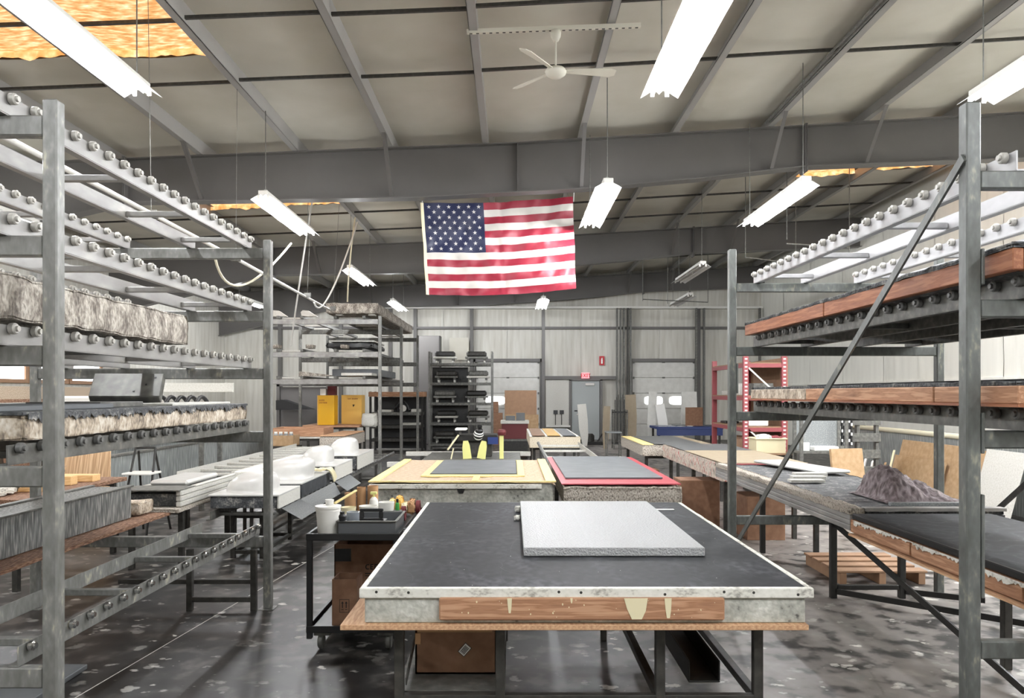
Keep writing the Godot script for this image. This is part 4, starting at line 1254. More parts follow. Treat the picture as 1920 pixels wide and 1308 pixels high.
	for k in 7:
		obj("bolt_hole", bx(mb(), -3.041, -3.038, 0.68, 0.71, 9.0 + k * 0.33, 9.05 + k * 0.33, 0.0), M.black_plastic, lb)
	# water tank with streaked side
	var tk := thing("tank", "long grey streaked water tank along the left side", "tank", V(-5.3, 0, 13.0))
	obj("side_wall", bx(mb(), -5.03, -5.0, 0, 0.9, 9.4, 15.9), M.tank_grey, tk)
	obj("back_wall", bx(mb(), -5.7, -5.67, 0, 0.9, 9.4, 15.9), M.tank_grey, tk)
	obj("end_wall", bx(bx(mb(), -5.67, -5.03, 0, 0.9, 9.4, 9.43), -5.67, -5.03, 0, 0.9, 15.87, 15.9), M.tank_grey, tk)
	obj("bottom", bx(mb(), -5.67, -5.03, 0, 0.03, 9.43, 15.87), M.tank_grey, tk)
	obj("rim", bx(bx(mb(), -5.06, -4.97, 0.9, 0.93, 9.4, 15.9), -5.73, -5.64, 0.9, 0.93, 9.4, 15.9), M.dull_steel, tk)
	# step stool
	var st := thing("step_stool", "folding step stool with black frame and white step", "step stool", V(-4.45, 0, 9.3))
	for k in [-1.0, 1.0]:
		obj("leg", tube(mb(), [V(-4.45 + k * 0.12, 1.04, 9.35), V(-4.45 + k * 0.17, 0.0, 9.0)], 0.014, 8), M.black_steel, st)
		obj("leg", tube(mb(), [V(-4.45 + k * 0.1, 1.0, 9.38), V(-4.45 + k * 0.17, 0.0, 9.65)], 0.014, 8), M.black_steel, st)
	obj("handle_bar", tube(mb(), [V(-4.57, 1.04, 9.35), V(-4.33, 1.04, 9.35)], 0.014, 8), M.black_steel, st)
	obj("step", bx(mb(), -4.62, -4.28, 0.73, 0.755, 9.1, 9.4, 0.006), M.white_plastic, st)
	obj("step", bx(mb(), -4.63, -4.27, 0.35, 0.375, 8.98, 9.26, 0.006), M.white_plastic, st)
	# lumber bench
	var lt := thing("lumber_bench", "low bench holding pine offcuts behind the left rack", "bench", V(-5.0, 0, 7.3))
	obj("top", bx(mb(), -5.9, -4.15, 0.76, 0.8, 6.5, 8.3), M.rusty_plank, lt)
	leg_frame(lt, [-5.8, -4.25], [6.6, 8.2], 0.76, M.dark_steel, 0.05)
	var pine := [[-5.8, -4.2, 0.802, 0.89, 7.0, 7.14, "pine beam at the front of the lumber bench"], [-6.0, -4.3, 0.802, 0.89, 7.5, 7.62, "pine beam in the middle of the lumber bench"], [-5.3, -4.5, 0.892, 0.97, 7.45, 7.65, "short pine block resting on top of other pine beams"], [-5.75, -4.25, 0.802, 0.87, 7.8, 7.95, "pine beam at the rear of the lumber bench"], [-6.0, -5.2, 0.892, 0.98, 7.4, 7.55, "short pine offcut at the far left of the pile"]]
	for a in pine:
		tag(obj("pine_beam", bx(mb(), a[0], a[1], a[2] if a[2] > 0.8 else a[2], a[3], a[4], a[5], 0.004), M.pine), a[6], "lumber", "pine offcuts on the bench")
	tag(obj("black_bag", rough(mb(), -5.0, -4.78, 0.85, 1.07, 7.98, 8.25, 0.03, 0.05, 99, 6.0), M.tarp_black), "crumpled black plastic bag on the lumber bench", "bag")
	var ps := mb()
	bxf(ps, Transform3D(Basis(Vector3.RIGHT, -0.25) * Basis(Vector3.BACK, 0.12), V(-5.1, 0.53, 9.0)), Vector3(0.8, 1.06, 0.02), 0.002)
	tag(obj("plywood_sheet", ps, M.plywood_up), "plywood sheet leaning behind the lumber bench", "plywood sheet")
	tag(obj("stone_chunk", rough(mb(), -4.62, -4.42, 0.82, 0.9, 6.6, 6.95, 0.03, 0.03, 101, 6.0), M.trim_white), "rough pale stone chunk at the end of the lumber bench", "stone chunk")
	# machine bench with a white bed and row of black hoses, seen over the casting bed
	var mc := thing("machine_bench", "machine bench with black hose clamps seen past the tilted box", "machine bench", V(-5.2, 0, 11.0))
	obj("bed", bx(mb(), -6.6, -4.4, 1.42, 1.5, 11.0, 12.0), M.board_white, mc)
	obj("under_frame", bx(mb(), -6.6, -4.4, 1.3, 1.415, 11.1, 11.9), M.black_steel, mc)
	leg_frame(mc, [-6.5, -4.5], [11.15, 11.85], 1.3, M.dull_steel, 0.06)
	obj("back_panel", bx(mb(), -5.6, -4.35, 1.72, 1.86, 12.0, 12.04), M.board_white, mc)
	for k in 8:
		obj("clamp", tube(mb(), arc(V(-5.7 + k * 0.15, 1.505, 11.3), V(-5.66 + k * 0.15, 1.78, 11.4), V(-5.6 + k * 0.15, 1.52, 11.55), 8), 0.03, 8), M.black_plastic, mc)
	obj("motor_cover", bx(mb(), -6.5, -6.05, 1.52, 1.66, 11.1, 11.7, 0.03), M.white_paint, mc)
	# windows, stone slabs and timber at the far left
	for k in 3:
		var w := thing("interior_window", ["office window with pale frame at the left edge", "second office window along the left wall", "office window nearest the far wall on the left"][k], "window", V(-10.48, 1.95, 15.2 + k * 1.5), 0.0, "windows along the left wall")
		obj("window_pane", bx(mb(), -10.49, -10.46, 2.0, 2.5, 15.25 + k * 1.5, 16.5 + k * 1.5, 0.0), M.daylight_window, w)
		obj("frame", bx(bx(bx(bx(mb(), -10.495, -10.42, 1.92, 2.0, 15.15 + k * 1.5, 16.6 + k * 1.5), -10.495, -10.42, 2.5, 2.58, 15.15 + k * 1.5, 16.6 + k * 1.5), -10.495, -10.42, 2.0, 2.5, 15.15 + k * 1.5, 15.25 + k * 1.5), -10.495, -10.42, 2.0, 2.5, 16.5 + k * 1.5, 16.6 + k * 1.5), M.board_brown, w)
	var ss := mb()
	bxf(ss, Transform3D(Basis(Vector3.BACK, 0.16), V(-9.3, 0.92, 15.6)), Vector3(0.05, 1.84, 4.0), 0.004)
	tag(obj("stone_slab", ss, M.tan_stone), "big tan stone slab leaning near the left wall", "stone slab")
	ss = mb()
	bxf(ss, Transform3D(Basis(Vector3.BACK, 0.16), V(-8.95, 0.8, 14.8)), Vector3(0.04, 1.6, 2.6), 0.004)
	tag(obj("stone_slab", ss, M.rusty_plank), "darker brown stone slab leaning in front of the tan one", "stone slab")
	build_shelf_rack()
func build_shelf_rack():
	var LV := [3.26, 2.57, 2.0]
	var t := thing("shelf_rack", "tall pale grey shelf rack topped by a stone beam", "rack", V(-3.95, 0, 18.9))
	var ds := [16.2, 18.9, 21.7]
	for k in 3:
		for x in [-2.78 + 0.06 * k, -5.2]:
			obj("post", bx(mb(), x - 0.033, x + 0.033, 0.004, 3.33, ds[k] - 0.033, ds[k] + 0.033, 0.006), M.rack_steel, t)
	for y in LV:
		for k in 3:
			obj("crossbeam", bx(mb(), -5.165, -2.815 + 0.06 * k, y - 0.11, y, ds[k] - 0.03, ds[k] + 0.03, 0.006), M.rail_steel if k == 0 else M.dull_steel, t)
		for x in [-4.9, -4.4, -3.7, -3.1]:
			obj("rail", bx(mb(), x - 0.03, x + 0.03, y + 0.002, y + 0.06, 16.1, 21.8, 0.0), M.dull_steel, t)
		for j in 7:
			for x in [-4.65, -3.4]:
				obj("rung", bx(mb(), x - 0.22 - (0.05 if x > -4 else 0.0), x + 0.22 + (0.05 if x > -4 else 0.0), y + 0.01, y + 0.045, 16.3 + j * 0.88, 16.36 + j * 0.88, 0.0), M.board_white, t)
	tag(obj("stone_beam", rough(mb(), -3.86, -2.78, 3.355, 3.57, 15.95, 21.5, 0.06, 0.02, 111, 4.0), M.stone), "long rough stone beam on top of the shelf rack", "stone beam")
	for k in 2:
		tag(obj("wheel_block", rough(mb(), -3.68 + 0.68 * k, -3.54 + 0.68 * k, 3.325, 3.35, 16.05, 16.25, 0.03, 0.004, 113 + k), M.board_white), ["small block under the left of the stone beam end", "small block under the right of the stone beam end"][k], "block")
	for k in 2:
		var sc := mb()
		prism(sc, [Vector2(-0.12, 0), Vector2(0.2, 0), Vector2(0.02, 0.12), Vector2(-0.1, 0.13), Vector2(-0.14, 0.09)], 0.12, Transform3D(Basis(), V(-4.95 + k * 0.63, 3.322, 16.3)))
		tag(obj("trowel_block", sc, M.board_white), ["pale wedge at the left of the rack's top shelf", "pale wedge beside the stone beam on the top shelf"][k], "wedge")
	tag(obj("black_tarp", rough(mb(), -4.0, -3.0, 2.685, 2.77, 16.5, 18.2, 0.05, 0.03, 117, 3.0), M.tarp_black), "folded black tarp on the middle shelf of the shelf rack", "tarp")
	tag(obj("white_plank", bx(mb(), -3.95, -2.98, 2.81, 2.84, 16.6, 18.0), M.board_white), "white plank resting on the folded black tarp", "plank")
	for k in 3:
		tag(obj("pipe_end", rough(mb(), -5.05 + k * 0.72, -4.9 + k * 0.72, 2.645, 2.72, 16.15, 16.4, 0.03, 0.01, 120 + k, 8.0), M.stone), ["grey stone chip at the left of the middle shelf", "grey stone chip beside the tarp on the middle shelf", "grey stone chip under the tarp's right end"][k], "stone chip")
	tag(obj("grey_slab", bx(mb(), -3.95, -2.95, 2.07, 2.23, 16.9, 19.5, 0.01), M.sheet_grey), "thick grey slab on the lowest shelf of the shelf rack", "slab")
	tag(obj("white_trough", bx(mb(), -3.6, -2.95, 2.07, 2.13, 16.2, 16.8, 0.01), M.board_white), "white trough in front of the thick grey slab", "trough")
	tag(obj("grey_wedge", prism(mb(), [Vector2(-0.3, 0), Vector2(0.35, 0), Vector2(0.35, 0.02), Vector2(-0.3, 0.1)], 0.3, Transform3D(Basis(), V(-4.2, 2.065, 16.4))), M.stone), "dark speckled wedge on the lowest shelf of the rack", "wedge")
	# stone slab table in front of the rack
	var st := thing("casting_table", "narrow speckled slab table in front of the shelf rack", "table", V(-3.3, 0, 14.8))
	obj("slab", rough(mb(), -3.53, -3.05, 0.7, 0.9, 14.1, 15.95, 0.05, 0.008, 131), M.slab_speckled, st)
	obj("top_board", bx(mb(), -3.52, -3.06, 0.911, 0.925, 14.1, 15.95), M.plywood, st)
	leg_frame(st, [-3.45, -3.12], [14.25, 15.8], 0.69, M.dark_steel, 0.045)
	# wood crate on stand
	var wc := thing("wood_crate", "open orange wood frame on a dark stand", "crate", V(-4.2, 0, 15.2))
	for e in [[-4.7, -3.65, 14.9, 14.94], [-4.7, -3.65, 15.7, 15.74], [-4.7, -4.66, 14.94, 15.7], [-3.69, -3.65, 14.94, 15.7]]:
		obj("board", bx(mb(), e[0], e[1], 0.86, 1.02, e[2], e[3]), M.wood_x, wc)
	obj("shelf", bx(mb(), -4.7, -3.65, 0.82, 0.855, 14.9, 15.74), M.board_white, wc)
	leg_frame(wc, [-4.65, -3.7], [14.95, 15.7], 0.82, M.dark_steel, 0.05, 0.3)
	obj("dark_tray", bx(mb(), -4.6, -3.75, 0.302, 0.6, 15.0, 15.6), M.black_steel, wc)
	# booth
	var bo := thing("spray_booth", "dark grey booth with sloped hood below the shelf rack", "booth", V(-6.6, 0, 24.0))
	obj("back_panel", bx(mb(), -7.4, -5.9, 0.02, 1.9, 24.6, 24.66), M.booth_grey, bo)
	obj("side_panel", prism(mb(), [Vector2(0, 0), Vector2(0.9, 0), Vector2(0.9, 1.9), Vector2(0.0, 0.7)], 0.04, Transform3D(Basis(Vector3(0, 0, -1), Vector3.UP, Vector3(1, 0, 0)), V(-5.88, 0.02, 23.7))), M.booth_grey, bo)
	obj("frame", bx(bx(bx(mb(), -7.5, -7.4, 0, 2.0, 24.5, 24.7), -5.86, -5.78, 0, 2.0, 24.5, 24.7), -7.5, -5.78, 1.92, 2.0, 24.5, 24.7), M.beam_paint, bo)
	obj("hood", prism(mb(), [Vector2(0, 0), Vector2(1.1, 0.02), Vector2(0.2, 0.32), Vector2(0, 0.3)], 0.5, Transform3D(Basis(), V(-7.35, 1.18, 24.2))), M.black_plastic, bo)
	# yellow cabinets
	var yc := thing("yellow_cabinet", "bright yellow cabinet with small dark lettering", "cabinet", V(-4.2, 0.86, 17.4))
	obj("body", bx(mb(), -4.28, -3.925, 1.0, 1.655, 17.0, 17.35, 0.004), M.yellow_paint, yc)
	obj("edge_strip", bx(mb(), -4.3, -4.281, 1.0, 1.655, 16.99, 17.35, 0.002), M.yellow_pale, yc)
	words("EUTO", 0.035, M.ink_red, yc, Transform3D(Basis(), V(-4.2, 1.545, 16.999)))
	words("CUCTION", 0.03, M.ink_red, yc, Transform3D(Basis(), V(-4.175, 1.49, 16.999)))
	var y2 := thing("yellow_carton", "pale yellow carton with a dark triangle mark", "carton", V(-3.6, 0.9, 17.7))
	obj("body", bx(mb(), -3.88, -3.42, 1.0, 1.66, 17.5, 17.9, 0.004), M.yellow_pale, y2)
	words("SAFE  BOARDS", 0.026, M.ink_red, y2, Transform3D(Basis(), V(-3.62, 1.575, 17.498)))
	obj("triangle_mark", prism(mb(), [Vector2(-0.025, 0.025), Vector2(0.025, 0.02), Vector2(-0.01, -0.035)], 0.002, Transform3D(Basis(), V(-3.6, 1.42, 17.498))), M.ink, y2)
	var yt := thing("work_table", "table under the yellow cabinet and pale yellow carton", "table", V(-3.9, 0, 17.5))
	obj("top", bx(mb(), -4.6, -3.35, 0.95, 0.998, 16.9, 18.1), M.wood_x, yt)
	leg_frame(yt, [-4.5, -3.45], [17.0, 18.0], 0.95, M.dark_steel, 0.05)
	tag(obj("paper_card", bx(mb(), -4.25, -4.13, 1.657, 1.8, 17.05, 17.3), M.paper_white), "white card box on the yellow cabinet", "card box")
	tag(obj("red_box", bx(mb(), -4.1, -3.93, 1.657, 1.86, 17.1, 17.3), M.maroon), "dark red box on the yellow cabinet", "box")
	tag(obj("white_bundle", rough(mb(), -3.33, -3.02, 0.96, 1.24, 17.05, 17.35, 0.04, 0.03, 141, 6.0), M.board_white), "wrapped white bundle beside the yellow carton", "bundle")
	# dark rack beside it
	var dr := thing("storage_rack", "dark storage rack with a brown plank on top", "rack", V(-3.5, 0, 22.7))
	for x in [-4.1, -2.6]:
		for d in [22.3, 23.1]:
			obj("post", bx(mb(), x - 0.03, x + 0.03, 0, 1.75, d - 0.03, d + 0.03), M.black_steel, dr)
	for y in [0.3, 0.68, 1.06]:
		obj("shelf", bx(mb(), -4.07, -2.63, y, y + 0.09, 22.3, 23.1), M.dull_steel if y > 1 else M.dark_steel, dr)
	obj("top_plank", bx(mb(), -4.15, -2.56, 1.6, 1.74, 22.25, 23.15), M.wood_x, dr)
	obj("back_panel", bx(mb(), -4.1, -2.6, 0.05, 1.59, 23.12, 23.14), M.black_plastic, dr)
	for a in [[-3.9, -3.5, 1.152, 1.22, "white tray on the left of the dark rack shelf"], [-2.93, -2.66, 1.152, 1.24, "white tray on the right of the dark rack shelf"], [-3.2, -2.7, 0.772, 0.84, "white tray on the lower dark rack shelf"]]:
		tag(obj("white_tray", bx(mb(), a[0], a[1], a[2], a[3], 22.35, 22.8, 0.01), M.board_white), a[4], "tray")
	var hb := thing("black_hose_reel", "black hose reel on the dark storage rack", "hose reel", V(-3.2, 1.152, 22.6))
	obj("hose", tube(mb(), arc(V(-3.42, 1.215, 22.6), V(-3.2, 1.75, 22.6), V(-3.02, 1.215, 22.6), 12), 0.05, 8), M.black_plastic, hb)
	obj("reel_face", lathe_at([[0.0, -0.03], [0.1, -0.03], [0.1, 0.03], [0.0, 0.03]], -3.2, 1.26, 22.6, 16, true, Basis(Vector3.RIGHT, PI / 2)), M.white_plastic, hb)
	# carton with jars
	var cj := carton("brown carton of jars behind the left rack post", -4.46, -4.03, 0.725, 0.92, 14.2, 14.6, M.cardboard, true)
	var cst := thing("low_stand", "low stand under the brown carton of jars", "stand", V(-4.25, 0, 14.4))
	obj("top", bx(mb(), -4.48, -4.0, 0.685, 0.723, 14.15, 14.65), M.dark_steel, cst)
	for p in [[-4.45, 14.18], [-4.45, 14.62], [-4.03, 14.18], [-4.03, 14.62]]:
		obj("leg", bx(mb(), p[0] - 0.02, p[0] + 0.02, 0, 0.685, p[1] - 0.02, p[1] + 0.02), M.dark_steel, cst)
	for k in 4:
		var j := thing("glass_jar", ["glass jar at the left end of the brown carton", "second glass jar in the brown carton", "third glass jar in the brown carton", "glass jar at the right end of the brown carton"][k], "jar", V(-4.39 + k * 0.095, 0.735, 14.3), 0.0, "jars in the carton")
		obj("glass", lathe_at([[0.0, 0.0], [0.04, 0.0], [0.042, 0.2], [0.03, 0.22], [0.0, 0.22]], -4.39 + k * 0.095, 0.735, 14.3, 12), M.galvanised, j)
		obj("lid", lathe_at([[0.0, 0.22], [0.033, 0.22], [0.033, 0.25], [0.0, 0.25]], -4.39 + k * 0.095, 0.735, 14.3, 12), M.white_plastic, j)

# ---------------------------------------------------------------- right side
func build_right_side():
	# black topped table at the right edge, inside the rack
	var t := thing("casting_table", "black topped table with worn timber edge at the right edge", "table", V(2.7, 0, 4.0))
	obj("top", bx(mb(), 2.25, 3.15, 0.89, 0.908, 2.5, 5.06, 0.0), M.table_black, t)
	obj("rubber_edge", bx(mb(), 2.235, 2.26, 0.875, 0.912, 2.5, 5.06, 0.006), M.black_plastic, t)
	for e in [[2.5, 3.35], [3.355, 4.3], [4.305, 5.06]]:
		obj("side_board", rough(mb(), 2.225, 2.262, 0.79, 0.872, e[0], e[1], 0.03, 0.003, int(e[0] * 100)), M.wood_z, t)
	obj("white_crust", drips(2.222, 0.875, 2.6, 5.0, -1, 0.045, 152), M.trim_white, t)
	obj("core", bx(mb(), 2.265, 3.14, 0.78, 0.888, 2.5, 5.05, 0.0), M.slab_side, t)
	obj("bottom_sheet", bx(mb(), 2.215, 3.16, 0.765, 0.779, 2.5, 5.07, 0.0), M.plywood, t)
	for p in [[2.4, 2.7], [3.05, 2.7], [3.05, 4.75]]:
		obj("leg", bx(mb(), p[0] - 0.025, p[0] + 0.025, 0, 0.764, p[1] - 0.025, p[1] + 0.025), M.dark_steel, t)
	# spattered table with the rock mold behind it
	var u := thing("casting_table", "spattered grey framed table carrying the rock mold", "table", V(2.75, 0, 6.9))
	for e in [[0.78, 0.815], [0.818, 0.85], [0.853, 0.885]]:
		obj("side_profile", bx(mb(), 2.26, 2.3, e[0], e[1], 5.15, 8.55, 0.004), M.rail_steel, u)
	obj("crust_edge", rough(mb(), 2.25, 2.36, 0.888, 0.93, 5.14, 8.56, 0.03, 0.014, 161, 9.0), M.slab_speckled, u)
	obj("deck", bx(mb(), 2.3, 3.3, 0.78, 0.885, 5.15, 8.55, 0.0), M.skin_dark, u)
	obj("skin", rough(mb(), 2.37, 3.3, 0.888, 0.905, 5.16, 8.55, 0.06, 0.008, 163, 7.0), M.skin_dark, u)
	obj("front_angle", bx(mb(), 2.36, 3.3, 0.912, 0.935, 5.13, 5.2, 0.002), M.rail_steel, u)
	obj("front_bar", bx(mb(), 2.62, 3.2, 0.92, 0.945, 5.32, 5.36, 0.002), M.galvanised, u)
	for p in [[2.67, 6.4], [3.24, 6.4], [2.67, 8.2], [3.24, 8.2]]:
		obj("leg", bx(mb(), p[0] - 0.025, p[0] + 0.025, 0, 0.778, p[1] - 0.025, p[1] + 0.025), M.black_steel, u)
	obj("diagonal_brace", bar(mb(), V(2.67, 0.62, 6.37), V(2.86, 0.04, 4.3), 0.012, 0.045), M.black_steel, u)
	obj("floor_rail", bar(mb(), V(2.69, 0.06, 6.37), V(3.7, 0.06, 5.45), 0.02, 0.045), M.black_steel, u)
	obj("floor_rail", bx(mb(), 2.7, 3.21, 0.07, 0.11, 6.38, 6.42), M.black_steel, u)
	obj("floor_rail", bar(mb(), V(3.26, 0.06, 6.37), V(3.75, 0.06, 6.1), 0.02, 0.045), M.black_steel, u)
	# rock
	var nz := FastNoiseLite.new()
	nz.seed = 171
	nz.frequency = 5.0
	nz.fractal_octaves = 4
	var rows := []
	for i in 41:
		var row := []
		for j in 29:
			var a := i / 40.0
			var b := j / 28.0
			var x := lerpf(2.68, 3.3, a)
			var d := lerpf(5.5, 6.15, b)
			var hx := 1.0 - pow(maxf(0.0, a - 0.3) / 0.7, 0.8) if a > 0.3 else 1.0
			hx *= smoothstep(0.06, 0.16, a)
			var hb := 1.0 - pow(absf(b * 2.0 - 1.0), 3.0)
			var h := 0.22 * clampf(hx, 0, 1) * clampf(hb, 0, 1)
			h += (0.05 * nz.get_noise_2d(x * 1.2, d * 1.2) + 0.02 * nz.get_noise_2d(x * 4.0, d * 4.0)) * clampf(h * 12.0, 0, 1)
			row.append(V(x + 0.02 * nz.get_noise_2d(d * 3.0, h * 6.0), 0.914 + maxf(h, 0.0), d))
		rows.append(row)
	var rs := mb()
	grid(rs, rows, false, true)
	tag(obj("rock_mold", rs, M.rock_mauve), "grey mauve rock shaped mold on the spattered table", "rock mold")
	var wp := mb()
	bxf(wp, Transform3D(Basis(Vector3.UP, 0.2), V(2.98, 0.945, 8.0)), Vector3(0.34, 0.03, 1.25), 0.012)
	tag(obj("white_board", wp, M.gel_white), "long white panel lying on the spattered table", "panel")
	for k in 3:
		tag(obj("timber_spacer", bx(mb(), 2.45 + 0.1 * k, 2.75 + 0.1 * k, 0.916, 0.94 + 0.008 * k, 6.75 + 0.22 * k, 6.85 + 0.22 * k), M.board_white), ["pale spacer stick nearest the rock mold", "second pale spacer stick behind the rock mold", "furthest pale spacer stick beside the white panel"][k], "spacer stick")
	# low steel trestle beyond
	# red shelving
	var rsx := thing("red_shelving", "red steel shelving unit with cluttered shelves", "shelving", V(4.95, 0, 16.1))
	for p in [[4.55, 15.0], [5.3, 15.0], [4.55, 17.3], [5.3, 17.3]]:
		var po := obj("upright", bx(mb(), p[0] - 0.05, p[0] + 0.05, 0, 2.42, p[1] - 0.04, p[1] + 0.04), M.red_paint, rsx)
		if p[1] < 16:
			for k in 30:
				obj("slot", bx(mb(), p[0] - 0.025, p[0] + 0.025, 0.12 + k * 0.077, 0.15 + k * 0.077, p[1] - 0.043, p[1] - 0.04, 0.0), M.white_paint, po)
	for y in [2.3, 1.66, 1.05, 0.35]:
		obj("shelf_board", bx(mb(), 4.5, 5.35, y - 0.02, y, 15.0, 17.3, 0.0), M.board_brown, rsx)
		obj("shelf_beam", bx(mb(), 4.5, 4.54, y - 0.1, y - 0.02, 15.04, 17.26), M.red_paint, rsx)
		obj("shelf_beam", bx(mb(), 4.6, 5.25, y - 0.1, y - 0.02, 14.97, 15.01), M.red_paint, rsx)
	obj("back_board", bx(mb(), 5.36, 5.38, 0.3, 2.4, 15.0, 17.3), M.board_brown, rsx)
	obj("brace", bar(mb(), V(4.6, 2.2, 14.98), V(5.25, 1.6, 14.98), 0.02, 0.03), M.white_paint, rsx)
	obj("brace", bar(mb(), V(4.6, 1.0, 14.98), V(5.25, 0.4, 14.98), 0.02, 0.03), M.white_paint, rsx)
	var goods := [[4.6, 4.8, 1.66, 1.9, 15.6, "white box on the upper red shelf"], [4.6, 4.85, 1.66, 1.75, 16.5, "low white box at the far end of the upper red shelf"], [4.7, 5.1, 1.05, 1.28, 15.3, "white carton on the middle red shelf near the front"], [4.6, 4.9, 1.05, 1.1, 16.6, "black tray at the far end of the middle red shelf"], [4.75, 5.15, 1.66, 1.9, 15.15, "grey bin at the front of the upper red shelf"]]
	for k in goods.size():
		var g: Array = goods[k]
		tag(obj("shelf_box", bx(mb(), g[0], g[1], g[2] + 0.001, g[3], g[4], g[4] + 0.4, 0.01), [M.board_white, M.board_white, M.paper_white, M.black_plastic, M.dull_steel][k]), g[5], "box", "boxes on the red shelving")
	tag(obj("brown_bale", rough(mb(), 4.65, 5.25, 0.4, 0.8, 15.3, 16.6, 0.08, 0.03, 181, 3.0), M.board_brown), "brown wrapped bale on the lowest red shelf", "bale")
	# tote on a low cabinet
	var cab := thing("low_cabinet", "dark low cabinet under the cream tote", "cabinet", V(4.35, 0, 13.2))
	obj("body", bx(mb(), 4.05, 4.75, 0.02, 0.66, 12.95, 13.5), M.dark_steel, cab)
	obj("worktop", bx(mb(), 4.02, 4.78, 0.66, 0.685, 12.92, 13.53), M.board_brown, cab)
	obj("plinth", bx(mb(), 4.08, 4.72, 0, 0.02, 12.98, 13.48), M.black_steel, cab)
	var to := thing("tote", "cream plastic tote with white and red bags on top", "tote", V(4.38, 0.686, 13.2))
	var ts := mb()
	for q in 4:
		var cx := [4.38, 4.38, 4.14, 4.62][q] as float
		var cd := [13.02, 13.42, 13.22, 13.22][q] as float
		bx(ts, cx - (0.25 if q < 2 else 0.008), cx + (0.25 if q < 2 else 0.008), 0.687, 0.92, cd - (0.008 if q < 2 else 0.2), cd + (0.008 if q < 2 else 0.2), 0.003)
	bx(ts, 4.13, 4.63, 0.687, 0.7, 13.02, 13.42, 0.0)
	obj("body", ts, M.cream_plastic, to)
	obj("rim", bx(bx(bx(bx(mb(), 4.11, 4.65, 0.92, 0.94, 12.99, 13.03), 4.11, 4.65, 0.92, 0.94, 13.41, 13.45), 4.11, 4.15, 0.92, 0.94, 13.03, 13.41), 4.61, 4.65, 0.92, 0.94, 13.03, 13.41), M.cream_plastic, to)
	tag(obj("paper_bag", rough(mb(), 4.22, 4.42, 0.8, 0.99, 13.1, 13.35, 0.03, 0.03, 191, 8.0), M.paper_white), "crumpled white bag sticking out of the tote", "bag")
	tag(obj("red_cloth", rough(mb(), 4.44, 4.6, 0.85, 0.97, 13.08, 13.35, 0.03, 0.02, 192, 8.0), M.red_paint), "red cloth bunched in the tote", "cloth")
	# pegboard bench with tool strips
	var pb := thing("tool_bench", "grey wooden tool bench with pegboard back", "bench", V(4.95, 0, 12.0))
	obj("back_board", bx(mb(), 4.5, 5.2, 0.8, 1.35, 12.25, 12.28), M.galvanised, pb)
	obj("shelf", bx(mb(), 4.48, 5.22, 0.76, 0.8, 11.95, 12.28), M.dull_steel, pb)
	obj("shelf", bx(mb(), 4.48, 5.22, 0.3, 0.34, 11.95, 12.28), M.dull_steel, pb)
	for p in [[4.5, 11.97], [5.2, 11.97], [4.5, 12.26], [5.2, 12.26]]:
		obj("post", bx(mb(), p[0] - 0.025, p[0] + 0.025, 0, 1.4, p[1] - 0.025, p[1] + 0.025), M.dull_steel, pb)
	tag(obj("shop_card", bx(mb(), 4.55, 4.66, 0.801, 0.93, 12.05, 12.09), M.paper_white), "white card standing at the left of the tool bench", "card")
	tag(obj("white_tray", bx(mb(), 4.72, 5.1, 0.801, 0.87, 12.0, 12.2, 0.01), M.paper_white), "white tray on the tool bench shelf", "tray")
	var sc := thing("hand_grinder", "black tool loop hung on the pegboard", "tool", V(4.62, 1.06, 12.22))
	obj("loop", tube(mb(), arc(V(4.58, 1.08, 12.235), V(4.62, 1.36, 12.235), V(4.66, 1.08, 12.235), 10), 0.012, 6), M.black_plastic, sc)
	for k in 7:
		var strip := thing("bit_strip", ["drill bit strip nearest the pegboard", "second checkered drill bit strip", "third checkered drill bit strip", "middle checkered drill bit strip", "fifth checkered drill bit strip", "sixth checkered drill bit strip", "checkered drill bit strip nearest the cardboard"][k], "bit strip", V(5.24 + k * 0.035, 0.86, 12.5), 0.0, "checkered drill bit strips")
		for j in 9:
			var y := 0.86 + j * 0.052
			obj("bit", bx(mb(), 5.27 + k * 0.038, 5.295 + k * 0.038, y, y + 0.045, 12.48, 12.51, 0.0), M.black_plastic if (j + k) % 3 else M.paper_white, strip)
		obj("backing", bx(mb(), 5.268 + k * 0.038, 5.297 + k * 0.038, 0.85, 1.34, 12.51, 12.519, 0.0), M.dark_steel, strip)
	var pal := thing("grey_pallet", "grey weathered pallet standing on edge behind the tool bench", "pallet", V(5.7, 0, 12.6))
	for k in 5:
		obj("slat", bx(mb(), 5.3, 6.0, 0.1 + k * 0.27, 0.24 + k * 0.27, 12.52, 12.55), M.dull_steel, pal)
	for x in [5.32, 5.65, 5.96]:
		obj("stringer", bx(mb(), x - 0.025, x + 0.025, 0.0, 1.38, 12.555, 12.64), M.dull_steel, pal)
	# low partition with a cream rail
	var pt := struct("wall_partition", bx(mb(), 7.0, 7.08, 0, 0.98, 9.4, 16.2), M.tank_grey, "low grey partition with a cream rail in front of the right wall")
	obj("top_rail", tube(mb(), [V(7.0, 1.02, 9.4), V(7.0, 1.02, 16.2)], 0.045, 10), M.hose_cream, pt)
	var sheets := [
		[6.78, 0.45, 12.7, 1.7, 0.9, 0.24, "cardboard", "large cardboard sheet leaning on the grey partition"],
		[6.68, 0.32, 12.75, 1.6, 0.62, 0.24, "cardboard", "shorter cardboard sheet in front of the large one"],
		[6.74, 0.44, 11.35, 0.95, 0.88, 0.24, "cardboard", "printed cardboard sheet right of the rear rack post"],
		[6.66, 0.3, 11.3, 0.7, 0.58, 0.24, "cardboard", "small cardboard sheet with a dark slot"],
		[6.6, 0.47, 10.45, 0.85, 0.92, 0.26, "board_white", "tall white board leaning at the right edge"]]
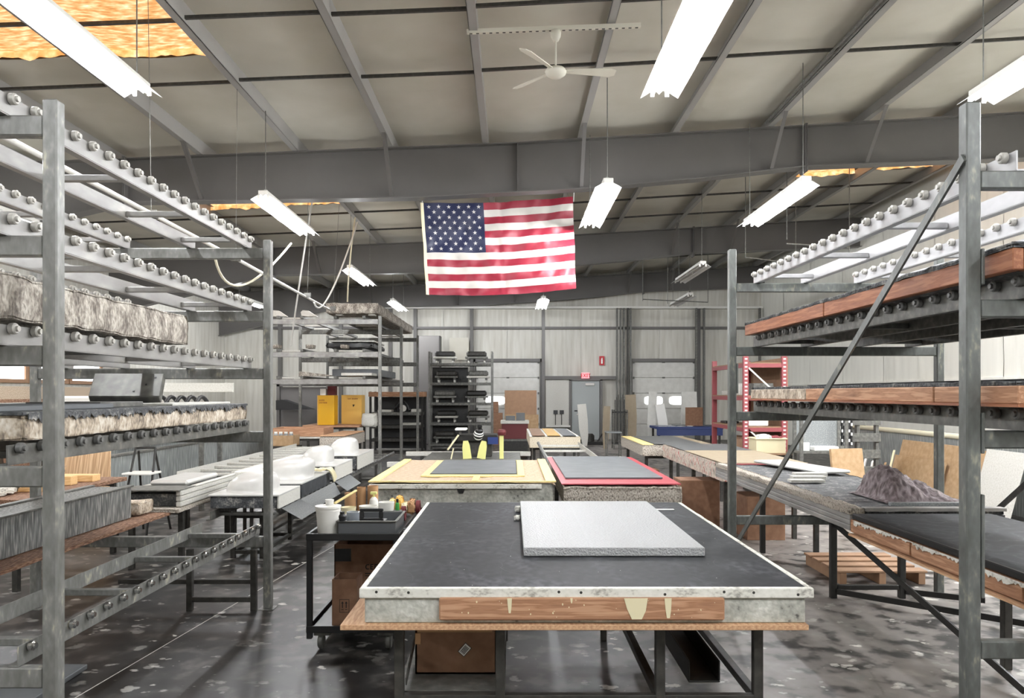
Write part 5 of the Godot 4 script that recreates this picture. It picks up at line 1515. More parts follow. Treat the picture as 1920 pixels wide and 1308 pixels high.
	for a in sheets:
		var s := mb()
		bxf(s, Transform3D(Basis(Vector3.BACK, -a[5]), V(a[0], a[1], a[2])), Vector3(0.012, a[4], a[3]), 0.002)
		tag(obj("leaning_sheet", s, M[a[6]]), a[7], "sheet", "sheets leaning on the partition")
	var cards := [[6.35, 13.9, 0.3, 0.62, "paper_white", "white printed card leaning left of the cardboard"], [6.3, 13.55, 0.32, 0.5, "paper_white", "shorter white card in front of the printed one"], [6.35, 13.2, 0.28, 0.5, "cardboard", "narrow brown card beside the white cards"], [6.45, 13.15, 0.26, 0.72, "cream_plastic", "narrow cream box leaning beside the cardboard"]]
	for a in cards:
		var s := mb()
		bxf(s, Transform3D(Basis(Vector3.UP, -0.5) * Basis(Vector3.BACK, -0.2), V(a[0], a[3] * 0.49 + 0.02, a[1])), Vector3(0.03, a[3], a[2]), 0.003)
		tag(obj("leaning_card", s, M[a[4]]), a[5], "card", "cards leaning by the partition")
	var cb := mb()
	bxf(cb, Transform3D(Basis(Vector3.UP, 0.25) * Basis(Vector3.RIGHT, -0.15), V(5.05, 0.44, 11.55)), Vector3(0.55, 0.86, 0.05), 0.004)
	tag(obj("flat_carton", cb, M.cardboard), "flattened brown carton leaning on the tool bench", "carton")
	carton("brown carton on the floor beside the speckled slab", 2.16, 2.66, 0, 0.58, 9.85, 10.3, M.cardboard_dark)
	carton("small brown carton on the floor further back", 1.86, 2.3, 0, 0.5, 12.0, 12.4, M.cardboard_dark)
	carton("brown carton under the spattered table", 2.72, 3.16, 0, 0.5, 8.9, 9.4, M.cardboard_dark)
	var pl := thing("wood_pallet", "wood pallet on the floor behind the right rack", "pallet", V(3.3, 0, 7.3))
	for k in 4:
		obj("slat", bx(mb(), 2.9, 3.7, 0.1, 0.12, 6.85 + k * 0.22, 6.99 + k * 0.22), M.board_brown, pl)
	for x in [2.95, 3.3, 3.65]:
		obj("stringer", bx(mb(), x - 0.03, x + 0.03, 0.0, 0.098, 6.85, 7.65), M.board_brown, pl)

# ---------------------------------------------------------------- far end
func build_back():
	# tall rack of mold carriages
	var t := thing("mold_rack", "tall steel rack full of small mold carriages", "rack", V(-1.53, 0, 23.2))
	for x in [-2.47, -0.6]:
		for d in [23.0, 23.6]:
			obj("post", bx(mb(), x - 0.03, x + 0.03, 0, 2.95, d - 0.03, d + 0.03), M.rack_steel, t)
	var ys := [0.2, 0.82, 1.42, 2.02, 2.6]
	for y in ys:
		obj("shelf_beam", bx(mb(), -2.44, -0.63, y - 0.08, y, 22.97, 23.03), M.dull_steel, t)
		obj("shelf_beam", bx(mb(), -2.44, -0.63, y - 0.08, y, 23.57, 23.63), M.dull_steel, t)
		obj("shelf_plate", bx(mb(), -2.44, -0.63, y - 0.02, y - 0.001, 23.04, 23.56, 0.0), M.dark_steel, t)
	obj("shade_backing", bx(mb(), -2.44, -1.35, 0.05, 2.5, 23.64, 23.66), M.black_steel, t)  # black sheet added to paint in the dark shade inside the rack
	var words_ := ["lowest shelf", "second shelf", "third shelf", "fourth shelf", "top shelf"]
	for i in 5:
		for k in 2:
			if i == 0 and k == 1:
				continue
			var x := -2.02 + k * 0.95 + (0.05 if i % 2 else 0.0)
			var y: float = ys[i]
			var c := thing("mold_carriage", "small wheeled mold carriage at the %s of the mold rack's %s" % [["left", "right"][k], words_[i]], "carriage", V(x, y, 23.3), 0.0, "mold carriages")
			for q in [[-0.24, 23.12], [0.24, 23.12], [-0.24, 23.48], [0.24, 23.48]]:
				obj("wheel", lathe_at([[0.0, -0.02], [0.04, -0.02], [0.04, 0.02], [0.0, 0.02]], x + q[0], y + 0.042, q[1], 10, true, Basis(Vector3.FORWARD, PI / 2)), M.white_plastic, c)
				obj("bracket", bx(mb(), x + q[0] - 0.03, x + q[0] + 0.03, y + 0.08, y + 0.14, q[1] - 0.03, q[1] + 0.03), M.dull_steel, c)
			obj("plate", bx(mb(), x - 0.34, x + 0.34, y + 0.14, y + 0.2, 23.08, 23.52, 0.01), [M.dull_steel, M.board_white, M.rack_steel][(i + k) % 3], c)
			obj("cover", bx(mb(), x - 0.3, x + 0.3, y + 0.2, y + 0.36, 23.12, 23.48, 0.04), [M.dark_steel, M.dull_steel, M.black_steel][(i * 2 + k) % 3], c)
	# grey cabinet and draped sheet above the rack
	var gc := thing("tall_cabinet", "tall grey cabinet behind the mold rack", "cabinet", V(-2.75, 0, 25.6))
	obj("body", bx(mb(), -3.1, -2.4, 0.02, 3.6, 25.4, 25.9, 0.01), M.booth_grey, gc)
	obj("door_edge", bx(mb(), -2.4, -2.37, 0.02, 3.6, 25.4, 25.9), M.black_steel, gc)
	obj("plinth", bx(mb(), -3.08, -2.42, 0.0, 0.02, 25.42, 25.88), M.black_steel, gc)
	tag(obj("draped_sheet", wall_sheet(-2.25, -1.55, 2.9, 3.7, 27.7, 77), M.vinyl), "creased pale plastic sheet hung on the far wall", "sheet")
	# cartons and boards near the left sectional door
	tag(obj("brown_board", bx(mb(), -0.25, 0.84, 0.01, 1.8, 26.3, 26.34), M.board_brown), "large brown board standing before the sectional door", "board")
	tag(obj("brown_board", bx(mb(), -0.25, 0.9, 0.01, 0.98, 26.1, 26.14), M.cardboard), "lower brown board in front of the larger one", "board")
	carton("dark brown carton at the bottom of the stack by the mold rack", -0.68, -0.3, 0.0, 0.55, 25.2, 25.7, M.cardboard_dark)
	carton("dark brown carton in the middle of the stack by the mold rack", -0.67, -0.31, 0.56, 1.05, 25.22, 25.68, M.cardboard_dark)
	carton("small dark brown carton on top of the stack by the mold rack", -0.67, -0.45, 1.06, 1.42, 25.25, 25.6, M.cardboard_dark)
	var ms := thing("supply_stand", "dark stand with stacked grey boxes before the brown board", "stand", V(0.1, 0, 20.5))
	obj("top", bx(mb(), -0.3, 0.45, 0.9, 0.98, 20.2, 20.9, 0.004), M.board_white, ms)
	obj("drawer_block", bx(mb(), -0.27, 0.42, 0.5, 0.898, 20.25, 20.85, 0.004), M.maroon, ms)
	obj("shelf", bx(mb(), -0.3, 0.45, 0.44, 0.5, 20.2, 20.9), M.dull_steel, ms)
	obj("lower_block", bx(mb(), -0.28, 0.43, 0.06, 0.44, 20.24, 20.86, 0.004), M.black_steel, ms)
	for p in [[-0.27, 20.25], [0.42, 20.25], [-0.27, 20.85], [0.42, 20.85]]:
		obj("leg", bx(mb(), p[0] - 0.025, p[0] + 0.025, 0, 0.44, p[1] - 0.025, p[1] + 0.025), M.dark_steel, ms)
	tag(obj("grey_box", bx(mb(), -0.17, 0.08, 0.981, 1.1, 20.3, 20.6, 0.004), M.sheet_grey), "low grey box on the supply stand", "box")
	tag(obj("grey_box", bx(mb(), 0.11, 0.34, 0.981, 1.18, 20.3, 20.6, 0.004), M.sheet_grey), "taller grey box on the supply stand", "box")
	saw()
	# long panels leaning near the door
	var blades := [
		[2.35, 24.6, 0.3, 1.35, 0.09, "board_white", "white tapered panel leaning on the grey door"],
		[2.84, 23.4, 0.22, 1.3, -0.04, "cream_sheet", "cream panel with curved edge beside the pipe stand"],
		[3.72, 23.8, 0.35, 1.65, 0.03, "cream_sheet", "tall cream ribbed panel right of the pipe stand"],
		[4.62, 25.6, 0.3, 1.75, -0.05, "door_white", "tall pale panel leaning on the right sectional door"],
		[5.1, 25.4, 0.32, 1.35, 0.16, "paper_white", "white looped panel leaning by the blue table"],
		[5.95, 25.8, 0.55, 1.75, 0.0, "door_white", "wide pale panel under the right door window"]]
	for a in blades:
		var h: float = a[3]
		var w: float = a[2] / 2.0
		var sh := mb()
		prism(sh, [Vector2(-w * 0.55, 0), Vector2(w * 0.35, 0), Vector2(w * 0.8, h * 0.25), Vector2(w, h * 0.6), Vector2(w * 0.95, h), Vector2(-w * 0.9, h), Vector2(-w, h * 0.4)], 0.035, Transform3D(Basis(Vector3.BACK, a[4]) * Basis(Vector3.RIGHT, -0.06), V(a[0], 0.01, a[1])))
		tag(obj("molded_board", sh, M[a[5]]), a[6], "panel", "panels leaning near the far doors")
	tag(obj("brown_board", bx(mb(), 5.55, 6.1, 0.66, 1.25, 24.6, 24.64), M.cardboard_dark), "dark brown board propped on the blue table", "board")
	var ps := thing("pipe_stand", "narrow stand holding upright dark rods", "stand", V(3.3, 0, 23.6))
	for p in [[3.1, 23.4], [3.5, 23.4], [3.1, 23.8], [3.5, 23.8]]:
		obj("leg", bx(mb(), p[0] - 0.02, p[0] + 0.02, 0, 1.2, p[1] - 0.02, p[1] + 0.02), M.dull_steel, ps)
	obj("shelf", bx(mb(), 3.08, 3.52, 0.15, 0.19, 23.38, 23.82), M.black_steel, ps)
	obj("top_ring", bx(bx(bx(bx(mb(), 3.08, 3.52, 1.1, 1.14, 23.38, 23.42), 3.08, 3.52, 1.1, 1.14, 23.78, 23.82), 3.08, 3.12, 1.1, 1.14, 23.42, 23.78), 3.48, 3.52, 1.1, 1.14, 23.42, 23.78), M.black_steel, ps)
	for k in 7:
		tag(obj("steel_rod", tube(mb(), [V(3.16 + k * 0.05, 0.192, 23.55 + 0.02 * k), V(3.155 + k * 0.05, 1.5 + 0.08 * (k % 3), 23.55 + 0.02 * k)], 0.014, 6), M.black_steel), ["leaning dark rod at the left of the pipe stand", "second dark rod in the pipe stand", "third dark rod in the pipe stand", "middle dark rod in the pipe stand", "fifth dark rod in the pipe stand", "sixth dark rod in the pipe stand", "dark rod at the right of the pipe stand"][k], "rod", "rods in the pipe stand")
	var so := thing("low_stool", "low metal stool at the far end of the right slabs", "stool", V(2.55, 0, 19.4))
	obj("seat", bx(mb(), 2.35, 2.75, 0.7, 0.74, 19.2, 19.6, 0.01), M.galvanised, so)
	for p in [[2.38, 19.23], [2.72, 19.23], [2.38, 19.57], [2.72, 19.57]]:
		obj("leg", bx(mb(), p[0] - 0.015, p[0] + 0.015, 0, 0.7, p[1] - 0.015, p[1] + 0.015), M.dull_steel, so)
	obj("foot_rail", bx(bx(mb(), 2.38, 2.72, 0.15, 0.17, 19.22, 19.24), 2.38, 2.72, 0.15, 0.17, 19.56, 19.58), M.dull_steel, so)
	var ft := thing("floor_fan", "low dark floor machine beside the grey door", "machine", V(2.75, 0, 25.6))
	obj("base", bx(mb(), 2.45, 3.05, 0.0, 0.1, 25.4, 25.8, 0.02), M.black_steel, ft)
	obj("motor", lathe_at([[0.0, 0.0], [0.14, 0.0], [0.14, 0.2], [0.08, 0.26], [0.0, 0.26]], 2.6, 0.1, 25.6, 14), M.dark_steel, ft)
	obj("handle", bar(mb(), V(2.85, 0.1, 25.6), V(3.05, 0.42, 25.6), 0.04, 0.04), M.black_steel, ft)
	# blue table
	var bt := thing("blue_table", "blue topped table with white papers at the far right", "table", V(5.4, 0, 24.6))
	obj("top", bx(mb(), 4.5, 6.6, 0.58, 0.655, 24.0, 25.2, 0.01), M.blue_plastic, bt)
	obj("apron", bx(mb(), 4.52, 6.58, 0.38, 0.58, 24.02, 24.05), M.blue_plastic, bt)
	for p in [[4.6, 24.1], [6.5, 24.1], [4.6, 25.1], [6.5, 25.1]]:
		obj("leg", bx(mb(), p[0] - 0.03, p[0] + 0.03, 0, 0.58, p[1] - 0.03, p[1] + 0.03), M.dark_steel, bt)
	for k in 4:
		var pp := mb()
		bxf(pp, Transform3D(Basis(Vector3.UP, 0.4 * k), V(4.75 + k * 0.3, 0.662, 24.3 + 0.1 * (k % 2))), Vector3(0.24, 0.01, 0.18))
		tag(obj("paper_sheet", pp, M.paper_white), ["white paper at the left of the blue table", "second white paper on the blue table", "third white paper on the blue table", "white paper nearest the brown board"][k], "paper", "papers on the blue table")
	tag(obj("grey_sheet", bx(mb(), 5.2, 6.5, 0.657, 0.68, 24.7, 25.1), M.sheet_grey), "long grey sheet at the back of the blue table", "sheet")
func saw():
	# saw with yellow green guard blades, mid floor
	var t := thing("saw_machine", "striped saw head machine with yellow green legs", "saw", V(-0.75, 0, 13.4))
	obj("bed", bx(mb(), -1.5, 0.15, 0.55, 0.6, 12.6, 14.4, 0.01), M.dull_steel, t)
	obj("track", bx(bx(mb(), -2.0, 0.35, 0.52, 0.6, 12.3, 12.4), -2.0, 0.35, 0.52, 0.6, 14.5, 14.6), M.board_white, t)
	for x in [-1.7, 0.1]:
		for d in [12.35, 14.55]:
			obj("leg", bx(mb(), x - 0.03, x + 0.03, 0, 0.52, d - 0.03, d + 0.03), M.dark_steel, t)
	for a in [[-0.75, 0.05, 0.26, 0.18], [-0.52, -0.17, 0.26, 0.17]]:
		var poly := [Vector2(-0.05, 0.3), Vector2(0.03, 0.3), Vector2(0.055, 0.22), Vector2(0.075, 0.0), Vector2(-0.07, 0.0), Vector2(-0.07, 0.2)]
		obj("guard_leg", prism(mb(), poly, 0.03, Transform3D(Basis(Vector3.BACK, a[1] * 1.2), V(a[0], 0.605, 12.9))), M.yellow_green, t)
	obj("guard_leg", bx(mb(), -0.21, -0.14, 0.605, 1.0, 12.86, 12.9), M.yellow_green, t)
	obj("guard_leg", bar(mb(), V(-1.08, 0.75, 12.9), V(-0.9, 1.0, 12.95), 0.06, 0.02), M.cream_plastic, t)
	obj("guard_leg", bar(mb(), V(-1.02, 0.6, 12.9), V(-0.98, 0.78, 12.9), 0.05, 0.02), M.cream_plastic, t)
	var sp := Transform3D(Basis(Vector3.BACK, -0.18) * Basis(Vector3.RIGHT, 0.5), V(-0.57, 0.98, 13.0))
	var prof := [[0.0, -0.06], [0.045, -0.06], [0.05, -0.03], [0.07, -0.03], [0.085, 0.02], [0.085, 0.06], [0.07, 0.08], [0.06, 0.13], [0.04, 0.15], [0.04, 0.2], [0.0, 0.2]]
	obj("motor_head", lathe(mb(), prof, 18, sp), M.black_plastic, t)
	obj("white_ring", lathe(mb(), [[0.052, -0.055], [0.052, -0.035], [0.074, -0.028], [0.074, -0.01]], 18, sp), M.paper_white, t)
	obj("white_ring", lathe(mb(), [[0.087, 0.03], [0.087, 0.05], [0.073, 0.078], [0.064, 0.1]], 18, sp), M.paper_white, t)
	obj("pump_body", bx(mb(), -0.95, -0.25, 0.86, 0.98, 13.3, 13.9, 0.02), M.black_steel, t)
	obj("pump_stand", bx(mb(), -0.8, -0.35, 0.6, 0.86, 13.35, 13.8, 0.01), M.dark_steel, t)
	obj("blue_plate", bx(mb(), -0.42, -0.24, 0.82, 0.94, 13.28, 13.298), M.blue_plastic, t)
	obj("top_tray", bx(mb(), -0.98, -0.78, 1.06, 1.1, 13.2, 13.5, 0.01), M.paper_white, t)
	obj("tray_post", bx(mb(), -0.92, -0.88, 0.98, 1.06, 13.33, 13.38), M.dull_steel, t)
	obj("cap", lathe_at([[0.0, 0.0], [0.06, 0.0], [0.075, 0.05], [0.06, 0.09], [0.0, 0.1]], -0.17, 1.0, 12.88, 14), M.maroon, t)

# ---------------------------------------------------------------- small things, flag, fan, cart
func flag_tex() -> ImageTexture:
	var w := 960
	var h := 600
	var im := Image.create(w, h, false, Image.FORMAT_RGB8)
	var red := C("861a2e")
	var white := C("bcb8b1")
	for k in 13:
		var a := int(round(k * h / 13.0))
		var b := int(round((k + 1) * h / 13.0))
		im.fill_rect(Rect2i(0, a, w, b - a), red if k % 2 == 0 else white)
	var uw := 385
	var uh := int(round(7.0 * h / 13.0))
	im.fill_rect(Rect2i(0, 0, uw, uh), C("171d3e"))
	for r in 9:
		for c in (6 if r % 2 == 0 else 5):
			var cx := uw * (c + (0.5 if r % 2 == 0 else 1.0)) / 6.0
			var cy := uh * (r + 0.75) / 9.5
			var poly := PackedVector2Array()
			for k in 10:
				var a := -PI / 2 + k * PI / 5
				poly.append(Vector2(cx, cy) + Vector2(cos(a), sin(a)) * (15.0 if k % 2 == 0 else 5.9))
			for y in range(int(cy - 16), int(cy + 17)):
				for x in range(int(cx - 16), int(cx + 17)):
					if Geometry2D.is_point_in_polygon(Vector2(x + 0.5, y + 0.5), poly):
						im.set_pixel(x, y, white)
	return ImageTexture.create_from_image(im)
func build_small():
	var fl := thing("flag", "hanging flag with stars and red and white stripes", "flag", V(-0.2, 3.3, 12.5))
	var fm := plain("flag_cloth", Color.WHITE, 0.42)
	fm.albedo_texture = flag_tex()
	fm.rim_enabled = true
	fm.rim = 0.3
	var D := 12.62
	var k := F / D
	var c := [Vector2(794, 380), Vector2(1074, 368), Vector2(1080, 541), Vector2(805, 553)]
	var nz := FastNoiseLite.new()
	nz.seed = 5
	nz.frequency = 1.0
	var rows := []
	for i in 45:
		var row := []
		for j in 71:
			var u := j / 70.0
			var v := i / 44.0
			var p: Vector2 = (c[0] as Vector2).lerp(c[1], u).lerp((c[3] as Vector2).lerp(c[2], u), v)
			p.y += 5.0 * sin(PI * u) * (1.0 - 0.4 * v) + 2.0 * v * sin(u * PI)
			var q := (u * 0.7 + v * 1.0) if u < 0.45 else ((1.0 - u) * 0.6 + v * 1.0)
			var fold := 0.03 * sin(q * 16.0 + 2.0 * u) * (0.35 + 0.65 * v) + 0.05 * nz.get_noise_2d(u * 3.0, v * 2.0 + u * 3.0)
			fold += 0.012 * sin((u * 38.0 + v * 9.0 * (1.0 if u > 0.5 else -1.0)))
			row.append(V((p.x - 960) / k, 1.7 - (p.y - 737) / k, D + fold))
		rows.append(row)
	var s := mb()
	grid(s, rows, false, true, 1, true)
	obj("cloth", s, fm, fl)
	s = mb()
	var hrow := []
	for i in 45:
		var p: Vector3 = rows[i][0]
		hrow.append([p + Vector3(-0.05, 0.004, 0), p])
	grid(s, hrow, false, true)
	obj("canvas_header", s, M.cream_plastic, fl)
	for e in [[-1.42, 4.73], [0.98, 4.86]]:
		obj("cord", tube(mb(), [V(e[0] * 1.03, e[1] - 0.02, 12.62), V(e[0] * 1.03, e[1] + 0.13, 12.5)], 0.005, 5), M.white_paint, fl)
	# ceiling fan
	var f := thing("ceiling_fan", "white three blade ceiling fan hung from a slotted strut", "ceiling fan", V(0.483, 5.2, 8.5))
	var st := obj("strut_channel", bar(mb(), V(-0.5, 5.69, 8.5), V(1.42, 5.76, 8.5), 0.045, 0.045), M.fan_white, f)
	for q in 26:
		var u := q / 25.0
		obj("slot", bx(mb(), lerpf(-0.47, 1.36, u), lerpf(-0.47, 1.36, u) + 0.032, lerpf(5.668, 5.735, u) - 0.002, lerpf(5.668, 5.735, u) + 0.002, 8.49, 8.51, 0.0), M.dark_steel, st)
	obj("canopy", lathe_at([[0.0, 0.0], [0.03, 0.0], [0.055, 0.05], [0.06, 0.1], [0.05, 0.12], [0.0, 0.12]], 0.483, 5.585, 8.5, 16, false), M.fan_white, f)
	obj("down_rod", tube(mb(), [V(0.483, 5.28, 8.5), V(0.483, 5.59, 8.5)], 0.011, 8), M.fan_white, f)
	obj("motor", lathe_at([[0.0, 0.0], [0.07, 0.01], [0.11, 0.04], [0.12, 0.07], [0.1, 0.1], [0.03, 0.12], [0.0, 0.12]], 0.483, 5.18, 8.5, 20, false), M.fan_white, f)
	for a in [0.06, 2.3, 4.1]:
		var bl := mb()
		prism(bl, [Vector2(0.12, -0.035), Vector2(0.6, -0.075), Vector2(0.66, -0.05), Vector2(0.67, 0.03), Vector2(0.6, 0.06), Vector2(0.12, 0.03)], 0.008, Transform3D(Basis(Vector3.UP, a) * Basis(Vector3.RIGHT, PI / 2 - 0.3), V(0.483, 5.26, 8.5)))
		var b := obj("blade", bl, M.fan_white, f)
		obj("blade_arm", bar(mb(), V(0.483, 5.255, 8.5) + Vector3(cos(a), 0, -sin(a)) * 0.08, V(0.483, 5.255, 8.5) + Vector3(cos(a), 0, -sin(a)) * 0.2, 0.03, 0.008), M.fan_white, b)
	# white air line and hoses above the left side
	var al := thing("air_line", "white air pipe running above the left rack", "pipe", V(-3.5, 3.4, 10.0))
	obj("pipe", tube(mb(), [V(-3.35, 3.42, 3.0), V(-3.5, 3.42, 9.0), V(-3.72, 3.38, 16.8)], 0.022, 10), M.white_paint, al)
	for d in [7.4, 9.8, 13.5, 15.6]:
		obj("clamp", bx(mb(), -3.56 - 0.02 * (d - 9), -3.44 - 0.02 * (d - 9), 3.38, 3.46, d - 0.02, d + 0.02), M.dull_steel, al)
		obj("hanger_wire", tube(mb(), [V(-3.5 - 0.02 * (d - 9), 3.44, d), V(-3.5, rf(-3.45), d)], 0.003, 5), M.dull_steel, al)
	var hoses := [
		[V(-3.45, 3.37, 8.9), V(-3.6, 2.5, 9.6), V(-3.62, 4.15, 12.6), "cream hose looping below the air pipe near the rack post"],
		[V(-3.55, 3.33, 13.8), V(-3.5, 2.85, 14.2), V(-3.25, 5.3, 16.2), "white hose looping up to the ceiling left of the flag"],
		[V(-4.6, 2.68, 16.0), V(-4.0, 4.1, 14.6), V(-3.3, 5.58, 13.1), "pale straight hose dropping to the shelf rack"],
		[V(-3.42, 3.6, 16.0), V(-3.42, 4.4, 16.1), V(-3.3, 5.4, 16.2), "yellowish sling hanging to the stone beam"]]
	for h in hoses:
		tag(obj("hose", tube(mb(), arc(h[0], h[1], h[2], 18), 0.016, 8), M.hose_cream if h[3].begins_with("yellow") or h[3].begins_with("cream") else M.white_paint), h[3], "hose")
	cart()
	under_table()
func cart():
	var t := thing("utility_cart", "black two shelf utility cart beside the casting table", "cart", V(-1.04, 0, 5.6))
	var x0 := -1.33
	var x1 := -0.76
	var d0 := 5.06
	var d1 := 6.15
	for p in [[x0, d0], [x1, d0], [x0, d1], [x1, d1]]:
		obj("upright", bx(mb(), p[0] - 0.018, p[0] + 0.018, 0.09, 0.775, p[1] - 0.018, p[1] + 0.018), M.black_plastic, t)
		var cst := obj("caster", lathe_at([[0.0, -0.018], [0.042, -0.018], [0.05, -0.01], [0.05, 0.01], [0.042, 0.018], [0.0, 0.018]], p[0] + (0.06 if p[0] < -1 else -0.06), 0.052, p[1] + (0.07 if p[1] < 5.5 else -0.07), 14, true, Basis(Vector3.FORWARD, PI / 2)), M.dull_steel, t)
		obj("caster_fork", bx(mb(), p[0] + (0.02 if p[0] < -1 else -0.13), p[0] + (0.13 if p[0] < -1 else -0.02), 0.1, 0.125, p[1] + (0.02 if p[1] < 5.5 else -0.13), p[1] + (0.13 if p[1] < 5.5 else -0.02)), M.dull_steel, cst)
	for y in [0.13, 0.735]:
		obj("tray", bx(mb(), x0, x1, y, y + 0.02, d0, d1, 0.004), M.black_plastic, t)
		obj("tray_rim", bx(bx(bx(bx(mb(), x0 - 0.02, x1 + 0.02, y, y + 0.045, d0 - 0.02, d0 - 0.001), x0 - 0.02, x1 + 0.02, y, y + 0.045, d1 + 0.001, d1 + 0.02), x0 - 0.02, x0 - 0.001, y, y + 0.045, d0, d1), x1 + 0.001, x1 + 0.02, y, y + 0.045, d0, d1), M.black_plastic, t)
	var y := 0.756
	var b := thing("bucket", "small white plastic bucket with lid on the cart", "bucket", V(-1.25, y, 5.22))
	obj("body", lathe_at([[0.0, 0.0], [0.068, 0.0], [0.08, 0.15], [0.083, 0.15], [0.083, 0.165], [0.08, 0.165], [0.08, 0.178]], -1.245, y, 5.21, 24), M.white_plastic, b)
	obj("lid", lathe_at([[0.087, 0.17], [0.087, 0.184], [0.06, 0.188], [0.0, 0.188]], -1.245, y, 5.21, 24), M.white_plastic, b)
	tag(obj("clear_cup", lathe_at([[0.0, 0.0], [0.026, 0.0], [0.03, 0.035], [0.0, 0.035]], -1.235, y + 0.19, 5.21, 14), M.paper_white), "small clear cup standing on the bucket lid", "cup")
	tag(obj("mixing_stick", bar(mb(), V(-1.2, y + 0.2, 5.2), V(-1.08, y + 0.27, 5.35), 0.02, 0.014, 0.004), M.tape_cream), "cream mixing stick leaning off the bucket lid", "stick")
	var tr := thing("parts_tray", "dark grey plastic bin tray on the cart", "tray", V(-0.96, y, 5.3))
	var ts := mb()
	bx(ts, -1.14, -0.78, y, y + 0.01, 5.12, 5.5, 0.0)
	bx(ts, -1.145, -0.782, y, y + 0.095, 5.11, 5.118, 0.0)
	bx(ts, -1.145, -0.782, y, y + 0.095, 5.502, 5.51, 0.0)
	bx(ts, -1.153, -1.145, y, y + 0.095, 5.11, 5.51, 0.0)
	bx(ts, -0.782, -0.774, y, y + 0.095, 5.11, 5.51, 0.0)
	obj("bin", ts, M.grey_plastic, tr)
	obj("rim", bx(bx(bx(bx(mb(), -1.165, -0.762, y + 0.093, y + 0.1, 5.085, 5.105), -1.165, -0.762, y + 0.093, y + 0.1, 5.515, 5.535), -1.165, -1.147, y + 0.093, y + 0.1, 5.105, 5.515), -0.78, -0.762, y + 0.093, y + 0.1, 5.105, 5.515), M.dull_steel, tr)
	var lb := thing("black_caddy", "black open handled caddy standing in the bin tray", "caddy", V(-0.95, y + 0.012, 5.25))
	obj("handle_frame", bx(bx(bx(bx(mb(), -1.03, -0.87, y + 0.02, y + 0.1, 5.2, 5.215, 0.004), -1.03, -0.87, y + 0.145, y + 0.165, 5.2, 5.215, 0.004), -1.03, -1.0, y + 0.1, y + 0.145, 5.2, 5.215, 0.004), -0.9, -0.87, y + 0.1, y + 0.145, 5.2, 5.215, 0.004), M.black_plastic, lb)
	obj("base", bx(mb(), -1.04, -0.86, y + 0.012, y + 0.08, 5.216, 5.32, 0.004), M.black_plastic, lb)
	var gt := thing("grey_tub", "translucent grey tub with paste at the left of the bin tray", "tub", V(-1.09, y + 0.012, 5.25))
	obj("body", lathe_at([[0.0, 0.0], [0.038, 0.0], [0.044, 0.12], [0.04, 0.12], [0.036, 0.1], [0.0, 0.1]], -1.09, y + 0.012, 5.28, 18), M.jug_grey, gt)
	obj("paste", lathe_at([[0.037, 0.101], [0.0, 0.115]], -1.09, y + 0.012, 5.28, 16), M.cream_plastic, gt)
	tag(obj("black_knob", lathe_at([[0.0, 0.0], [0.02, 0.0], [0.024, 0.03], [0.016, 0.045], [0.016, 0.06], [0.0, 0.062]], -1.125, y + 0.1, 5.098, 12), M.black_plastic), "small black knob on the left rim of the bin tray", "bottle")  # plain black knob shape on the tray rim
	var bowls := [[-1.08, 5.78, 0.07, 0.1, "white_plastic", "white mixing bowl at the back of the cart"], [-1.2, 5.65, 0.055, 0.11, "cream_plastic", "cream plastic tub behind the bucket"], [-0.93, 5.7, 0.06, 0.14, "white_plastic", "white lidded tub near the gloves"]]
	for a in bowls:
		tag(obj("tub", lathe_at([[0.0, 0.0], [a[2] * 0.75, 0.0], [a[2], a[3]], [a[2] * 0.94, a[3]], [a[2] * 0.72, 0.012], [0.0, 0.012]], a[0], y, a[1], 20), M[a[4]]), a[5], "tub", "tubs on the cart")
	for a in [[-1.32, 6.02, 0.045, 0.17, "short cardboard tube at the back left of the cart"], [-1.24, 6.05, 0.035, 0.21, "middle cardboard tube at the back of the cart"], [-1.15, 6.05, 0.042, 0.22, "tall cardboard tube at the back of the cart"]]:
		tag(obj("cardboard_tube", lathe_at([[a[2] * 0.85, 0.0], [a[2], 0.0], [a[2], a[3]], [a[2] * 0.85, a[3]], [a[2] * 0.85, 0.02]], a[0] + 0.06, y, a[1] - 0.02, 18), M.tan_tube), a[4], "cardboard tube", "cardboard tubes on the cart")
	var sb := thing("spray_bottle", "white spray bottle with yellow trigger on the cart", "spray bottle", V(-1.08, y, 5.95))
	obj("bottle", lathe_at([[0.0, 0.0], [0.035, 0.0], [0.036, 0.1], [0.03, 0.13], [0.014, 0.15], [0.0, 0.15]], -1.06, y, 5.9, 14), M.white_plastic, sb)
	obj("trigger", bx(bx(mb(), -1.085, -1.035, y + 0.17, y + 0.19, 5.885, 5.915), -1.066, -1.052, y + 0.15, y + 0.17, 5.892, 5.908), M.yellow_green, sb)
	var gb := thing("green_bottle", "small green bottle with black cap on the cart", "bottle", V(-0.83, y, 5.4))
	obj("bottle", lathe_at([[0.0, 0.0], [0.014, 0.0], [0.014, 0.045], [0.006, 0.06], [0.0, 0.06]], -0.83, y + 0.1, 5.57, 12), M.green_plastic, gb)
	obj("cap", lathe_at([[0.0, 0.055], [0.009, 0.055], [0.009, 0.08], [0.0, 0.08]], -0.83, y + 0.1, 5.57, 10), M.black_plastic, gb)
	obj("stand", bx(mb(), -0.86, -0.8, y, y + 0.099, 5.545, 5.6), M.dark_steel, gb)
